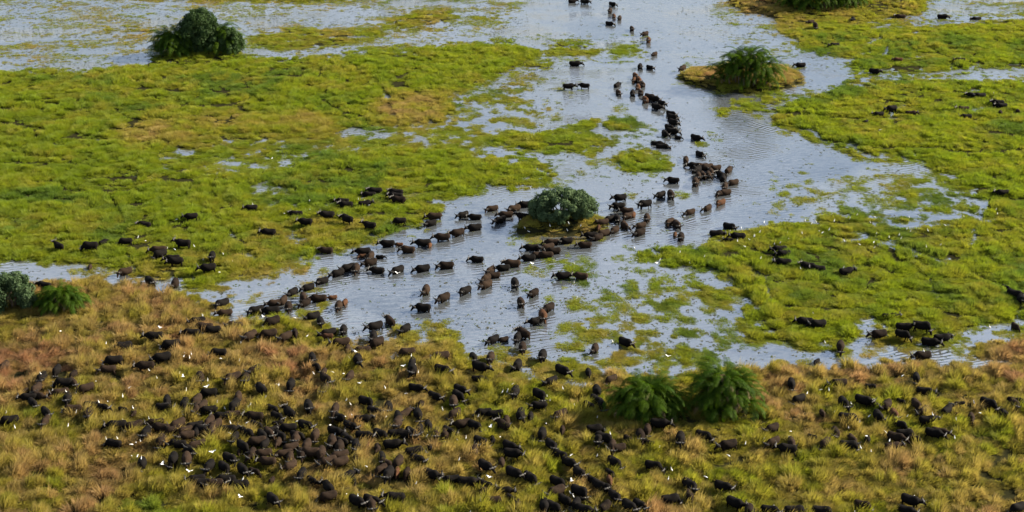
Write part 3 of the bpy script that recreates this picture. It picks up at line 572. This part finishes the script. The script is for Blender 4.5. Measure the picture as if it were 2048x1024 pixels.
# ------------------------------------------------------------------ shrubs and palms
def tube(V, F, pts, radii, seg=6):
    b = len(V); pts = [Vector(p) for p in pts]
    for i, p in enumerate(pts):
        t = (pts[min(i + 1, len(pts) - 1)] - pts[max(i - 1, 0)]).normalized()
        a = t.orthogonal().normalized(); c = t.cross(a)
        for j in range(seg):
            an = 2 * math.pi * j / seg; V.append(p + (a * math.cos(an) + c * math.sin(an)) * radii[i])
    for i in range(len(pts) - 1):
        for j in range(seg):
            k = (j + 1) % seg; F.append((b + i * seg + j, b + i * seg + k, b + (i + 1) * seg + k, b + (i + 1) * seg + j))
    F.append(tuple(b + j for j in reversed(range(seg)))); F.append(tuple(b + (len(pts) - 1) * seg + j for j in range(seg)))
def zland(x, y): return float(land(np.array([x]), np.array([y]))[0])
def shrub(name, u, v, w, dep, ht, label, group, material, nlobe=26, nleaf=240, leaf=.17, base=.10):
    """crown of leaf faces on many lobes over several stems"""
    gx, gy = ground_at(u, v); z0 = zland(gx, gy)
    root = tag(link(name, None, None, (gx, gy, z0)), label, 'shrub', group)
    V, F = [], []; lobes = []
    for i in range(nlobe):
        a = 2.399 * i + random.uniform(-.3, .3); r = math.sqrt((i + .5) / nlobe)
        lr = random.uniform(.15, .27) * min(w, ht * 1.5) * .5
        top = base * ht + (ht * (1 - base) - lr) * math.sqrt(max(0.04, 1 - (.97 * r) ** 2)) * random.uniform(.88, 1.05)
        zz = top
        while True:
            bulge = 1 - .12 * (1 - zz / ht)
            lobes.append((Vector((math.cos(a) * r * (w / 2 - lr * .75) * bulge, math.sin(a) * r * (dep / 2 - lr * .75) * bulge, zz)), lr * random.uniform(.85, 1.1)))
            zz -= lr * random.uniform(1.1, 1.5); a += random.uniform(-.25, .25)
            if zz < lr * .5 or (r < .55 and zz < top - lr * 1.2): break
    for c, lr in lobes:
        for k in range(nleaf):
            n = Vector((random.gauss(0, 1), random.gauss(0, 1), random.gauss(.25, 1))).normalized()
            pnt = c + Vector((n.x, n.y, n.z * .85)) * lr * random.uniform(.62, 1.22) ** .8
            t = (n + Vector((random.uniform(-.8, .8), random.uniform(-.8, .8), random.uniform(-.5, .8)))).normalized()
            a = t.orthogonal().normalized(); a = Matrix.Rotation(random.uniform(0, 6.28), 3, t) @ a; b = t.cross(a)
            s = leaf * random.uniform(.6, 1.3); q = len(V)
            V += [pnt - a * s, pnt + b * s * .5, pnt + a * s, pnt - b * s * .5]; F.append((q, q + 1, q + 2, q + 3))
    link('crown', mesh_from('crown', V, F, material), root)
    V, F = [], []
    for i in range(5):
        a = 6.28 * i / 5 + .4; e = lobes[i * 3 % len(lobes)][0]
        tube(V, F, [(math.cos(a) * .35, math.sin(a) * .3, -.3), (math.cos(a) * .8, math.sin(a) * .6, ht * .22), (e.x * .7, e.y * .7, e.z * .75), tuple(e)], [.16, .12, .08, .03])
    link('trunk', mesh_from('trunk', V, F, M_bark, True), root)
    return root
def frond_mesh(length, arch, nl, ll, lw, material, name='frond'):
    V, F = [], []
    pts = []; ang = rad(78); p = Vector((0, 0, 0)); n = 9
    for i in range(n + 1):
        pts.append(p.copy()); a = ang - arch * (i / n) ** 1.15; p = p + Vector((math.cos(a), 0, math.sin(a))) * (length / n)
    tube(V, F, pts[::3], [.035, .028, .018, .008], 4)
    for i in range(nl):
        t = .16 + .84 * i / (nl - 1); f = t * n; k = min(int(f), n - 1); q = pts[k].lerp(pts[k + 1], f - k)
        tan = (pts[k + 1] - pts[k]).normalized(); l = ll * (math.sin(math.pi * min(1, t * .85 + .12)) ** .6) * random.uniform(.85, 1.1)
        for s in (-1, 1):
            side = Vector((0, s, 0)); up = tan.cross(Vector((0, 1, 0))) * -1
            d = (side * .78 + tan * .62 + up * random.uniform(.0, .30)).normalized()
            e = q + d * l * .6; e2 = e + (d + Vector((0, 0, -.55))).normalized() * l * .4
            b = len(V); wv_ = tan * lw
            V += [q - wv_ * .5, q + wv_ * .5, e + wv_ * .5, e - wv_ * .5, e2]; F += [(b, b + 1, b + 2, b + 3), (b + 3, b + 2, b + 4)]
    return mesh_from(name, V, F, material)
FROND = [frond_mesh(3.5, rad(150), 34, .60, .042, M_palm), frond_mesh(3.2, rad(172), 34, .56, .042, M_palm), frond_mesh(3.7, rad(130), 36, .62, .042, M_palm), frond_mesh(2.8, rad(182), 30, .52, .042, M_palm)]
DEADF = [frond_mesh(2.4, rad(170), 20, .38, .035, M_dead, 'dead_frond'), frond_mesh(2.0, rad(160), 18, .34, .035, M_dead, 'dead_frond')]
def palm(u, v, w, dep, ht, nf, nd, label, group, stems=7, fs=1.0):
    gx, gy = ground_at(u, v); z0 = zland(gx, gy)
    root = tag(link('palm_thicket', None, None, (gx, gy, z0)), label, 'palm', group)
    tops = []
    for i in range(stems):
        a = 2.399 * i + random.uniform(-.3, .3); r = math.sqrt((i + .3) / stems)
        x, y = math.cos(a) * r * (w / 2 - 1.9), math.sin(a) * r * (dep / 2 - 1.6)
        hz = max(.1, (ht - 2.5) * (1 - .95 * r * r) * random.uniform(.8, 1.05))
        tops.append(Vector((x, y, hz)))
        V, F = [], []
        tube(V, F, [(x * .8, y * .8, -.3), (x * .9, y * .9, hz * .5), (x, y, hz)], [.17, .14, .13])
        link('trunk', mesh_from('trunk', V, F, M_bark, True), root)
    for i in range(nf):
        t = tops[i % stems]; k = i // stems; me = random.choice(FROND)
        o = link('frond', me, root, t * random.uniform(.75, 1.0) + Vector((random.uniform(-.15, .15), random.uniform(-.15, .15), random.uniform(-.2, .1))))
        out = math.atan2(t.y, t.x) if t.length > .6 else random.uniform(0, 6.28)
        o.rotation_euler = (random.uniform(-.3, .3), random.uniform(-.30, .70), (out + random.gauss(0, .9)) if i % 2 else 2.399 * k + i)
        s = random.uniform(.70, 1.05) * fs; o.scale = (s, s, s)
    for i in range(nd):
        t = tops[i % stems]; o = link('dead_frond', random.choice(DEADF), root, t + Vector((0, 0, -.1)))
        o.rotation_euler = (random.uniform(-.3, .3), random.uniform(.5, 1.0), random.uniform(-2.6, -.5) if i % 3 else random.uniform(0, 6.28))
        s = random.uniform(.7, 1.0); o.scale = (s, s, s)
    return root
shrub('shrub', 1127, 448, 11.0, 8.6, 4.3, 'grey green round shrub on the small island amid the wading herd', 'island shrubs', M_bushleaf, 34, 300, .17, .04)
shrub('shrub', 402, 108, 10.0, 8.5, 8.0, 'tall dark shrub between palm fronds on the far island above the meadow', 'island shrubs', M_bushdark, 34, 300, .22, .02)
shrub('shrub', 462, 110, 6.0, 5.5, 4.6, 'low rounded shrub at the right end of the far island thicket', 'island shrubs', M_bushdark, 18, 240, .2, .02)
shrub('shrub', 22, 630, 7.6, 5.5, 4.9, 'grey green shrub on the left bank beside the low palm', 'bank shrubs', M_bushleaf, 22, 300, .15, .04)
palm(348, 112, 9.4, 6, 6.4, 280, 8, 'dark palm thicket at the left end of the far meadow island', 'palm thickets', 13, 1.3)
palm(442, 108, 9.4, 5.5, 7.2, 240, 6, 'sunlit palm fronds behind the tall shrub on the far island', 'palm thickets', 12, 1.25)
palm(1492, 176, 13.6, 7.4, 7.6, 280, 20, 'green palm thicket on the straw coloured islet in the far channel', 'palm thickets', 20, 1.45)
palm(1294, 838, 9.4, 6.0, 5.7, 300, 16, 'near palm thicket with yellowed frond and a buffalo in its shade', 'palm thickets', 16, 1.12)
palm(1445, 832, 9.2, 6.0, 7.0, 300, 60, 'near palm thicket with dead brown fronds hanging at its foot', 'palm thickets', 16, 1.12)
palm(126, 632, 7.2, 5.2, 4.8, 190, 14, 'low palm with open fronds on the left bank by the shrub', 'palm thickets', 10)
palm(-4, 598, 4.6, 4.2, 3.9, 80, 4, 'palm cut by the left edge behind the bank shrub', 'palm thickets', 7)
palm(1640, 22, 17.0, 7.5, 5.5, 240, 10, 'dark palm thicket at the top edge above the reedy islet', 'palm thickets', 18, 1.6)

palm(1582, 14, 9.0, 5.0, 4.2, 90, 6, 'dark low palm at the left end of the top edge thicket', 'palm thickets', 9, 1.3)
palm(1700, 16, 9.0, 5.0, 4.2, 90, 6, 'dark low palm beside the reeds at the top edge', 'palm thickets', 9, 1.3)
# ------------------------------------------------------------------ buffalo
def loft(V, F, rings, seg=14):
    """rings: centre, forward axis, half width, half height"""
    b = len(V)
    for c, ax, w, h in rings:
        ax = Vector(ax).normalized(); side = Vector((0, 0, 1)).cross(ax); side = side.normalized() if side.length > .05 else Vector((0, 1, 0)); up = ax.cross(side)
        for j in range(seg):
            a = 2 * math.pi * j / seg; V.append(Vector(c) + side * math.cos(a) * w + up * math.sin(a) * h)
    n = len(rings)
    for i in range(n - 1):
        for j in range(seg):
            k = (j + 1) % seg; F.append((b + i * seg + j, b + i * seg + k, b + (i + 1) * seg + k, b + (i + 1) * seg + j))
    F.append(tuple(b + j for j in reversed(range(seg)))); F.append(tuple(b + (n - 1) * seg + j for j in range(seg)))
def buffalo_shape(head=(1.38, 0, 1.06), nose_dir=(.72, 0, -.62), stride=0.0, lying=False):
    V, F = [], []; dz = -.50 if lying else 0
    X = (1, 0, 0)
    prof = [(-1.08, 1.12, .10, .14), (-1.02, 1.08, .30, .33), (-.82, 1.03, .40, .44), (-.45, .96, .48, .49), (-.05, .93, .52, .51), (.3, .99, .48, .54), (.62, 1.06, .38, .52), (.84, 1.06, .30, .42), (1.0, 1.04, .18, .24)]
    loft(V, F, [((px, 0, pz + dz), X, w * (1.08 if lying else 1), h) for px, pz, w, h in prof])
    H = Vector(head) + Vector((0, 0, dz)); nd = Vector(nose_dir).normalized()
    nb = Vector((.72, 0, 1.12 + dz)); nv = (H - nb).normalized()
    loft(V, F, [(nb, X, .27, .36), (nb.lerp(H, .4), nv, .22, .27), (nb.lerp(H, .8), nv, .17, .21), (H + nv * .06, nv, .15, .17)])
    loft(V, F, [(H - nd * .16, nd, .12, .13), (H, nd, .17, .19), (H + nd * .22, nd, .135, .15), (H + nd * .42, nd, .105, .115), (H + nd * .52, nd, .10, .10), (H + nd * .57, nd, .06, .06)])
    side = Vector((0, 0, 1)).cross(nd).normalized(); up = nd.cross(side)
    for s in (-1, 1):                                               # drooping ears
        e0 = H - nd * .02 + side * s * .13 + up * .02; ed = (side * s - up * .45 - nd * .1).normalized()
        loft(V, F, [(e0, ed, .05, .04), (e0 + ed * .12, ed, .085, .035), (e0 + ed * .24, ed, .06, .03), (e0 + ed * .31, ed, .025, .025)], 8)
    tail = [(-1.06, 0, 1.24 + dz), (-1.14, .02, 1.0 + dz), (-1.15, .03, .72 + dz * .6), (-1.13, .03, .52 + dz * .3)]
    tube(V, F, tail, [.04, .032, .035, .045], 6)
    if not lying:
        for s in (-1, 1):
            st = stride * s
            tube(V, F, [(.60, s * .20, 1.0), (.62, s * .23, .70), (.62 + st * .45, s * .22, .40), (.60 + st, s * .22, .07), (.62 + st, s * .22, .0)], [.20, .135, .085, .075, .09], 8)
            tube(V, F, [(-.74, s * .20, 1.0), (-.70, s * .25, .76), (-.86 - st * .3, s * .23, .44), (-.82 - st, s * .22, .07), (-.80 - st, s * .22, .0)], [.25, .17, .085, .072, .09], 8)
    else:
        for s in (-1, 1):
            tube(V, F, [(.55, s * .3, .32), (.95, s * .36, .12), (.72, s * .42, .07), (.62, s * .40, .06)], [.15, .09, .07, .07], 8)
            tube(V, F, [(-.75, s * .34, .36), (-.30, s * .50, .20), (-.62, s * .54, .10), (-.45, s * .56, .06)], [.22, .13, .07, .07], 8)
    me = mesh_from('buffalo_shape', V, F)
    ob = bpy.data.objects.new('tmp', me); COL.objects.link(ob)
    r = ob.modifiers.new('r', 'REMESH'); r.mode = 'VOXEL'; r.voxel_size = .035
    s = ob.modifiers.new('s', 'SMOOTH'); s.iterations = 3; s.factor = .5
    dcm = ob.modifiers.new('d', 'DECIMATE'); dcm.ratio = .15
    bpy.context.view_layer.update()
    ev = ob.evaluated_get(bpy.context.evaluated_depsgraph_get()); out = bpy.data.meshes.new_from_object(ev)
    dcm.ratio = .06; bpy.context.view_layer.update()
    coarse = bpy.data.meshes.new_from_object(ob.evaluated_get(bpy.context.evaluated_depsgraph_get()))
    COL.objects.unlink(ob); bpy.data.objects.remove(ob); bpy.data.meshes.remove(me)
    out.polygons.foreach_set('use_smooth', [True] * len(out.polygons))
    horns = []
    for s in (-1, 1):
        V, F = [], []
        T = H - nd * .10 + up * .15
        q = [(0, .015, .0), (0, .16, .03), (-.02, .33, -.06), (-.05, .46, -.03), (-.08, .51, .11), (-.09, .47, .25), (-.09, .41, .32)]
        tube(V, F, [T + nd * a + side * (s * b) + up * cc for a, b, cc in q], [.11, .105, .08, .065, .050, .032, .010], 7)
        horns.append(mesh_from('horn', V, F, M_horn, True))
    return out, horns, coarse
def turned(a, drop=0): return dict(head=(.80 + .58 * math.cos(a), .58 * math.sin(a), 1.02 - drop), nose_dir=(.7 * math.cos(a * 1.4), .7 * math.sin(a * 1.4), -.65))
SHAPES = {'walk': buffalo_shape(stride=.20), 'step': buffalo_shape(stride=-.16, head=(1.38, 0, .96)), 'stand': buffalo_shape(head=(1.36, 0, 1.12)),
          'turn_a': buffalo_shape(stride=.1, **turned(.6)), 'turn_b': buffalo_shape(stride=-.08, **turned(-.6)),
          'graze': buffalo_shape(head=(1.20, .05, .52), nose_dir=(.42, 0, -.9), stride=.14), 'graze_b': buffalo_shape(head=(1.12, -.28, .50), nose_dir=(.35, -.25, -.9), stride=-.12),
          'alert': buffalo_shape(head=(1.28, 0, 1.38), nose_dir=(.86, 0, -.4)), 'lying': buffalo_shape(lying=True, head=(1.30, .1, 1.12)), 'lying_b': buffalo_shape(lying=True, head=(1.18, -.4, 1.08), nose_dir=(.6, -.4, -.6))}
MATS = {'k': M_black, 'b': M_brown, 'r': M_red}
SKIN = {}
for nm, (me, _h, _c) in SHAPES.items():
    for cc, m in MATS.items():
        c2 = me.copy(); c2.name = 'buffalo'; c2.materials.clear(); c2.materials.append(m); SKIN[nm, cc] = c2
HEAD = {'R': 0, 'L': 180, 'T': -90, 'A': 90, 'RT': -48, 'LT': -132, 'RA': 48, 'LA': 132}
FACE = {'R': 'facing right', 'L': 'facing left', 'T': 'facing viewer', 'A': 'facing away', 'RT': 'angled right', 'LT': 'angled left', 'RA': 'heading away', 'LA': 'heading away'}
beasts = []
for t in HERD.split():
    a, b, c = t.split(','); m = re.match(r'([LRTA]+)([kbr])([\d.]*)([lw]?)$', c)
    bu, bv = float(a), float(b); hd, cc = m.group(1), m.group(2); s = float(m.group(3)) if m.group(3) else 1.0
    s *= random.uniform(.82, .97) * (.95 if bv > 740 else 1.0); lie = m.group(4) == 'l'
    gx, gy = ground_at(bu, bv, .7); 
    for _ in range(3):
        z = max(zland(gx, gy), -.60 * s - (.15 if m.group(4) == 'w' else 0))
        gx, gy = ground_at(bu, bv, z + (.50 if lie else .98) * s)
    if m.group(4) == 'w': z -= .2
    uu, vv = pixel_of(gx, gy); wet = z < -.1; tallg = float(samp(tall, np.array([uu]), np.array([vv]))[0]) > .88
    if lie: pose = random.choice(['lying', 'lying_b'])
    elif wet: pose = random.choice(['walk', 'step', 'walk', 'step', 'turn_a', 'turn_b', 'stand'])
    elif tallg: pose = random.choice(['graze', 'graze_b', 'graze', 'walk', 'step', 'turn_a', 'turn_b', 'stand'])
    else: pose = random.choice(['graze', 'graze_b', 'stand', 'step', 'alert'])
    beasts.append(dict(u=bu, v=bv, hd=hd, c=cc, s=s, x=gx, y=gy, z=z, pose=pose, calf=s < .745, wet=wet, lie=lie, tallg=tallg, rz=rad(HEAD[hd] + random.uniform(-14, 14) + (0 if lie or hd not in 'LR' else random.uniform(-6, 38) * (1 if hd == 'L' else -1))), px=s / math.hypot(gx, gy, CAMH)))
# labels: zone, row, place in the row
def zone(u, v):
    if v < 252 and u < 1480: return 'far channel file'
    if v < 262: return 'far right meadow'
    if u > 1490 and v < 440: return 'far right meadow'
    if u > 1490 and v < 735: return 'near right meadow'
    if 1296 < u and v < 400: return 'knot at channel bend'
    if 1400 < u <= 1490 and 440 < v < 500: return 'green mat at bend'
    if 1190 <= u <= 1490 and v < 500: return 'waders beyond the round shrub'
    if 960 <= u < 1190 and v < 530: return 'waders at the round shrub'
    if 600 <= u < 960 and v < 560: return 'waders beside left meadow' if v > 412 and u > 640 else 'left meadow'
    if u < 640 and v < 572: return 'left meadow'
    if u < 830 and v < 700 and u >= 430: return 'landing on left bank'
    if u < 430 and v < 745: return 'left bank slope'
    if v < 765 and u < 1300: return 'central shallows'
    if u < 225: return 'herd at left edge'
    if u < 440: return 'left foreground herd'
    if u < 620: return 'dense foreground herd'
    if u < 800: return 'foreground herd left of centre'
    if u < 1050: return 'foreground herd at centre'
    if u < 1330: return 'file left of near palms'
    if u < 1610: return 'grass below near palms'
    return 'right foreground herd'
ORD = ['first', 'second', 'third', 'fourth', 'fifth', 'sixth', 'seventh', 'eighth', 'ninth', 'tenth', 'eleventh', 'twelfth']
def place_words(items, per=6):
    byz = {}
    for it in items: byz.setdefault(it['zone'], []).append(it)
    for zn, L_ in byz.items():
        L_.sort(key=lambda q: q['v']); nr = max(1, math.ceil(len(L_) / per))
        for r in range(nr):
            row = sorted(L_[r * len(L_) // nr:(r + 1) * len(L_) // nr], key=lambda q: q['u'])
            for k, it in enumerate(row):
                it['ord'] = ORD[k]; it['row'] = None if nr == 1 else ('farthest' if r == 0 else 'nearest' if r == nr - 1 else ORD[r])
for b in beasts: b['zone'] = zone(b['u'], b['v'])
for b in beasts:                                             # how large it shows: less in deep grass or behind another
    hid = any(abs(o['u'] - b['u']) < 15 and 3 < o['v'] - b['v'] < 16 for o in beasts)
    b['show'] = b['px'] * (.80 if b['tallg'] else 1) * (.78 if hid else 1)
adults = sorted([b for b in beasts if not b['calf']], key=lambda b: -b['show'])
shown, rest = adults[:300], adults[300:]
calves = [b for b in beasts if b['calf']]
place_words(adults); place_words(calves)
COLW = {'k': 'black', 'b': 'dark brown', 'r': 'reddish brown'}
HSKIN = {}
def put(b, name, label, cat, group):
    sc = (b['s'] * .98, b['s'] * 1.10, b['s'] * 1.03) if not b['calf'] else (b['s'] * .95, b['s'], b['s'])
    if b['calf'] and b['s'] < .72: o = link(name, SKIN[b['pose'], b['c']])
    else:
        o = link(name, None); link('body', SKIN[b['pose'], b['c']], o)
        for hm in SHAPES[b['pose']][1]: link('horn', hm, o)
    o.location = (b['x'], b['y'], b['z']); o.rotation_euler = (0, 0, b['rz']); o.scale = sc
    return tag(o, label, cat, group)
for b in shown:
    row = '' if b['row'] is None else ' in %s row' % b['row']
    put(b, 'buffalo', '%s buffalo %s, %s from left%s, %s' % (COLW[b['c']], FACE[b['hd']], b['ord'], row, b['zone']), 'buffalo', 'adult buffalo of the herd')
for b in calves:
    row = '' if b['row'] is None else ' in %s row' % b['row']
    put(b, 'buffalo_calf', 'small %s calf, %s calf from left%s, %s' % (COLW[b['c']], b['ord'], row, b['zone']), 'buffalo calf', 'young buffalo of the herd')
# past 300: the smallest, farthest adults as one mass
bm = bmesh.new()
for b in rest:
    M = Matrix.Translation((b['x'], b['y'], b['z'])) @ Matrix.Rotation(b['rz'], 4, 'Z') @ Matrix.Scale(b['s'], 4)
    for me, mi in [(SHAPES[b['pose']][2], 'kbr'.index(b['c']))] + [(h, 3) for h in SHAPES[b['pose']][1]]:
        n0, f0 = len(bm.verts), len(bm.faces); bm.from_mesh(me); bm.verts.ensure_lookup_table(); bm.faces.ensure_lookup_table()
        for vtx in bm.verts[n0:]: vtx.co = M @ vtx.co
        for f in bm.faces[f0:]: f.material_index = mi; f.smooth = True
me = bpy.data.meshes.new('packed_buffalo'); bm.to_mesh(me); bm.free()
for m in (M_black, M_brown, M_red, M_horn): me.materials.append(m)
tag(link('packed_buffalo', me), 'remaining far or half hidden buffalo filling the gaps in the herd', 'buffalo', kind='stuff')

# ------------------------------------------------------------------ egrets
def egret_mesh(kind):
    V, F, fm = [], [], []
    def part(fn, mi):
        n = len(F); fn(); fm.extend([mi] * (len(F) - n))
    if kind == 'fly':
        part(lambda: loft(V, F, [((-.26, 0, 0), (1, 0, 0), .03, .02), ((-.14, 0, 0), (1, 0, 0), .08, .06), ((.04, 0, 0), (1, 0, 0), .10, .08), ((.18, 0, .02), (1, 0, 0), .06, .06), ((.28, 0, .05), (1, 0, 0), .045, .05), ((.36, 0, .05), (1, 0, 0), .02, .02)], 8), 0)
        part(lambda: tube(V, F, [(.34, 0, .05), (.47, 0, .03)], [.018, .004], 5), 1)
        part(lambda: tube(V, F, [(-.2, 0, -.02), (-.48, 0, -.05)], [.02, .01], 4), 2)
        for s in (-1, 1):
            def wing():
                b = len(V)
                for px, py, pz, tk in [(.12, .05, .03, .02), (-.14, .05, .03, .012), (-.16, .28, .16, .010), (.12, .28, .17, .016), (-.12, .55, .26, .006), (.02, .58, .27, .008)]:
                    V.append(Vector((px, s * py, pz + tk))); V.append(Vector((px, s * py, pz - tk)))
                for q in [(0, 2, 4, 6), (6, 4, 8, 10)]:
                    F.append(tuple(b + i for i in (q if s > 0 else q[::-1]))); F.append(tuple(b + i + 1 for i in (q[::-1] if s > 0 else q)))
                for i, j in [(0, 6), (6, 10), (10, 8), (8, 4), (4, 2), (2, 0)]: F.append((b + i, b + j, b + j + 1, b + i + 1))
            part(wing, 0)
    else:
        tilt = .9 if kind == 'stand' else .45
        bx = Vector((math.cos(tilt), 0, math.sin(tilt))); c0 = Vector((-.02, 0, .30))
        part(lambda: loft(V, F, [(c0 - bx * .24, bx, .03, .02), (c0 - bx * .14, bx, .075, .06), (c0, bx, .105, .095), (c0 + bx * .12, bx, .08, .08), (c0 + bx * .19, bx, .045, .05)], 8), 0)
        n0 = c0 + bx * .17
        neck = [n0, n0 + Vector((.03, 0, .09)), n0 + Vector((.01, 0, .18)), n0 + Vector((.05, 0, .24))] if kind == 'stand' else [n0, n0 + Vector((.10, 0, .06)), n0 + Vector((.17, 0, .09)), n0 + Vector((.24, 0, .06))]
        part(lambda: tube(V, F, neck, [.05, .04, .035, .042], 7), 0)
        hd = neck[-1]
        part(lambda: loft(V, F, [(hd + Vector((-.05, 0, .0)), (1, 0, 0), .03, .03), (hd + Vector((.0, 0, .01)), (1, 0, 0), .045, .045), (hd + Vector((.05, 0, 0)), (1, 0, 0), .02, .022)], 7), 0)
        part(lambda: tube(V, F, [hd + Vector((.04, 0, 0)), hd + Vector((.14, 0, -.03))], [.018, .004], 5), 1)
        for s in (-1, 1): part(lambda: tube(V, F, [(-.02, s * .035, .26), (0, s * .035, .12), (-.01, s * .035, 0)], [.014, .011, .014], 4), 2)
    return mesh_from('egret', V, F, None, True, [M_white, M_bill, M_shank], fm)
EG = {k: egret_mesh(k) for k in ('stand', 'stoop', 'fly')}
def Z(x0, y0, sc, s): return [(x0 + float(a) / sc, y0 + float(b.rstrip('f')) / sc, b.endswith('f')) for a, b in (t.split(',') for t in s.split())]
BIRDS = (Z(1500, 400, 3.737, '610,103 745,135 800,105 935,120 1095,120 1190,122 1258,120 1600,120 1688,95 1840,65 1850,95 1715,145 630,150 900,162 412,147 460,172 495,158 72,235 30,265 280,240 290,283 390,240 518,225 540,238 592,215 1173,208 1200,228 1460,182 1658,235 945,245 705,300 1115,255 1040,270 1130,280 925,310 930,350 1318,342 1425,328 182,322 225,315 80,430 378,503 700,497 475,840 1793,943 105,160 1330,222 820,325')
 + Z(1500, 200, 3.737, '820,605 440,140 970,218') + Z(1512, 0, 3.82, '348,462 1560,435 1818,710')
 + Z(1000, 240, 4, '150,548 245,540 170,640 550,820 645,840 400,838 538,875 232,885 198,855 1840,885 1900,880 1930,855 1785,940 1900,960 2035,925 1995,950 1960,1005 1075,1018')
 + Z(600, 340, 4, '555,140 465,228 515,245 555,255 780,305 1005,300 75,240 78,308 1242,185 780,825f 1860,750f') + Z(500, 200, 4, '175,460 20,830 275,900 385,885')
 + Z(0, 400, 4, '1103,293 1165,318 1410,365 1338,380 1553,362 1410,148 2020,30 1785,425 1625,470 1858,490 1757,570 1160,595 1620,920')
 + Z(400, 520, 4, '20,440 505,455f 760,455 730,565 1122,550 855,600 1245,735f 1195,775 1690,755 1725,795 1745,890 1625,848f 908,900 1062,888 1150,900 1275,975 325,655 165,780 60,955 625,990 50,1015f 1480,1010')
 + Z(900, 500, 4, '1655,105f 995,105 1840,10 1678,75 1500,72 1920,100 2035,45 1012,380 992,255 1745,850f 1300,725')
 + Z(0, 640, 5.12, '620,105 1300,150 1085,228 1640,80f 415,535 980,615 1525,505 1835,540 1875,580f 1605,585 1320,685 1880,360 1900,330 1940,375 1958,340 535,710 675,720 1010,825 1100,820 1255,770 1700,840 1360,885 1905,710 60,940 1525,1000 1868,955 800,890 1258,1015')
 + Z(0, 824, 5.12, '1085,262 1200,258 1390,300 1437,288 1350,322 1345,435 1405,440 1445,458 1660,535f 1940,608f 1895,675 695,130 150,145')
 + Z(400, 640, 5.12, '805,655 215,385 400,410 670,780 490,885 515,855 255,900 1497,810 1540,850 1485,975 1905,980 1550,955 175,830 490,995 1633,635 1897,690')
 + Z(400, 824, 5.12, '310,100 770,148 988,85 125,410f 232,460 670,330 655,380 1335,120 1360,445 545,565 437,672 1510,768 1615,845 1705,545 1380,225 415,870f 325,160')
 + Z(800, 640, 5.12, '55,745 435,905 800,975 1145,650 1048,725 1505,770 1535,815 1668,690 1788,862 2020,985 1100,720')
 + Z(800, 824, 5.12, '273,240 590,225 675,252 1025,242 925,152f 605,475 915,668f 163,720 1745,435 2018,440 1755,705f 1745,820 1775,850 2000,1010 1495,105 715,1018')
 + Z(1200, 824, 5.12, '105,205 605,355 1490,310 1675,270 1955,185 735,580 700,672 1088,655 1320,435 1772,965 1940,260 500,505')
 + Z(1600, 640, 4.571, '230,195 1737,55 1133,270 935,500 185,630 265,630 65,660 660,715 468,755 632,870 445,975 1592,745 1650,840 1430,900 318,830 980,870 785,1015 1215,855')
 + Z(1600, 800, 4.571, '800,320 440,320 610,318 555,425 1415,335 500,1015 1040,880 650,460'))
BX = np.array([(b['x'], b['y'], b['z'], b['s'], b['rz'], b['lie']) for b in beasts])
birds = []
for (bu, bv, fl) in BIRDS:
    it = dict(u=bu, v=bv, fly=fl, ride=False)
    if fl:
        zz = random.uniform(2.2, 4.0); gx, gy = ground_at(bu, bv, zz)
    else:
        gx, gy = ground_at(bu, bv, .45)
        for _ in range(3):
            uu, vv = pixel_of(gx, gy); g = zland(gx, gy)
            zz = max(g, -.12) + (.36 * float(samp(tall, np.array([uu]), np.array([vv]))[0]) if float(samp(cov, np.array([uu]), np.array([vv]))[0]) > .6 else 0)
            gx, gy = ground_at(bu, bv, zz + .30)
        zt = BX[:, 2] + BX[:, 3] * np.where(BX[:, 5] > 0, 1.0, 1.48)             # standing on a back?
        hx, hy = ground_at(bu, bv, zt + .30)
        dx, dy = hx - BX[:, 0], hy - BX[:, 1]; la = dx * np.cos(BX[:, 4]) + dy * np.sin(BX[:, 4]); lb = -dx * np.sin(BX[:, 4]) + dy * np.cos(BX[:, 4])
        hit = np.where((np.abs(la) < .8 * BX[:, 3]) & (np.abs(lb) < .24 * BX[:, 3]))[0]
        if len(hit):
            k = hit[0]; gx, gy, zz = float(hx[k]), float(hy[k]), float(zt[k]) - .03; it['ride'] = True
        else:                                                                        # step clear of a body it would stand in
            dx, dy = gx - BX[:, 0], gy - BX[:, 1]; la = dx * np.cos(BX[:, 4]) + dy * np.sin(BX[:, 4]); lb = -dx * np.sin(BX[:, 4]) + dy * np.cos(BX[:, 4])
            hit = np.where((np.abs(la) < 1.1 * BX[:, 3]) & (np.abs(lb) < .5 * BX[:, 3]))[0]
            if len(hit): gy -= 1.0
    it.update(x=gx, y=gy, z=zz, zone=zone(bu, bv)); birds.append(it)
place_words([b for b in birds if b['fly']], 8); place_words([b for b in birds if b['ride']], 8); place_words([b for b in birds if not b['fly'] and not b['ride']], 7)
for b in birds:
    kd = 'fly' if b['fly'] else random.choice(['stand', 'stand', 'stoop'])
    o = link('egret', EG[kd], None, (b['x'], b['y'], b['z'])); s = random.uniform(.52, .66); o.scale = (s, s, s)
    o.rotation_euler = (0, 0, random.uniform(0, 6.28))
    row = '' if b['row'] is None else ' in %s row' % b['row']
    what = 'white egret flying with spread wings' if b['fly'] else 'white egret perched on a buffalo' if b['ride'] else 'white egret on the ground'
    tag(o, '%s, %s from left%s, %s' % (what, b['ord'], row, b['zone']), 'egret', 'egrets among the herd')
print('beasts', len(beasts), 'shown', len(shown), 'rest', len(rest), 'calves', len(calves), 'birds', len(birds), 'grass', int(keep.sum()))
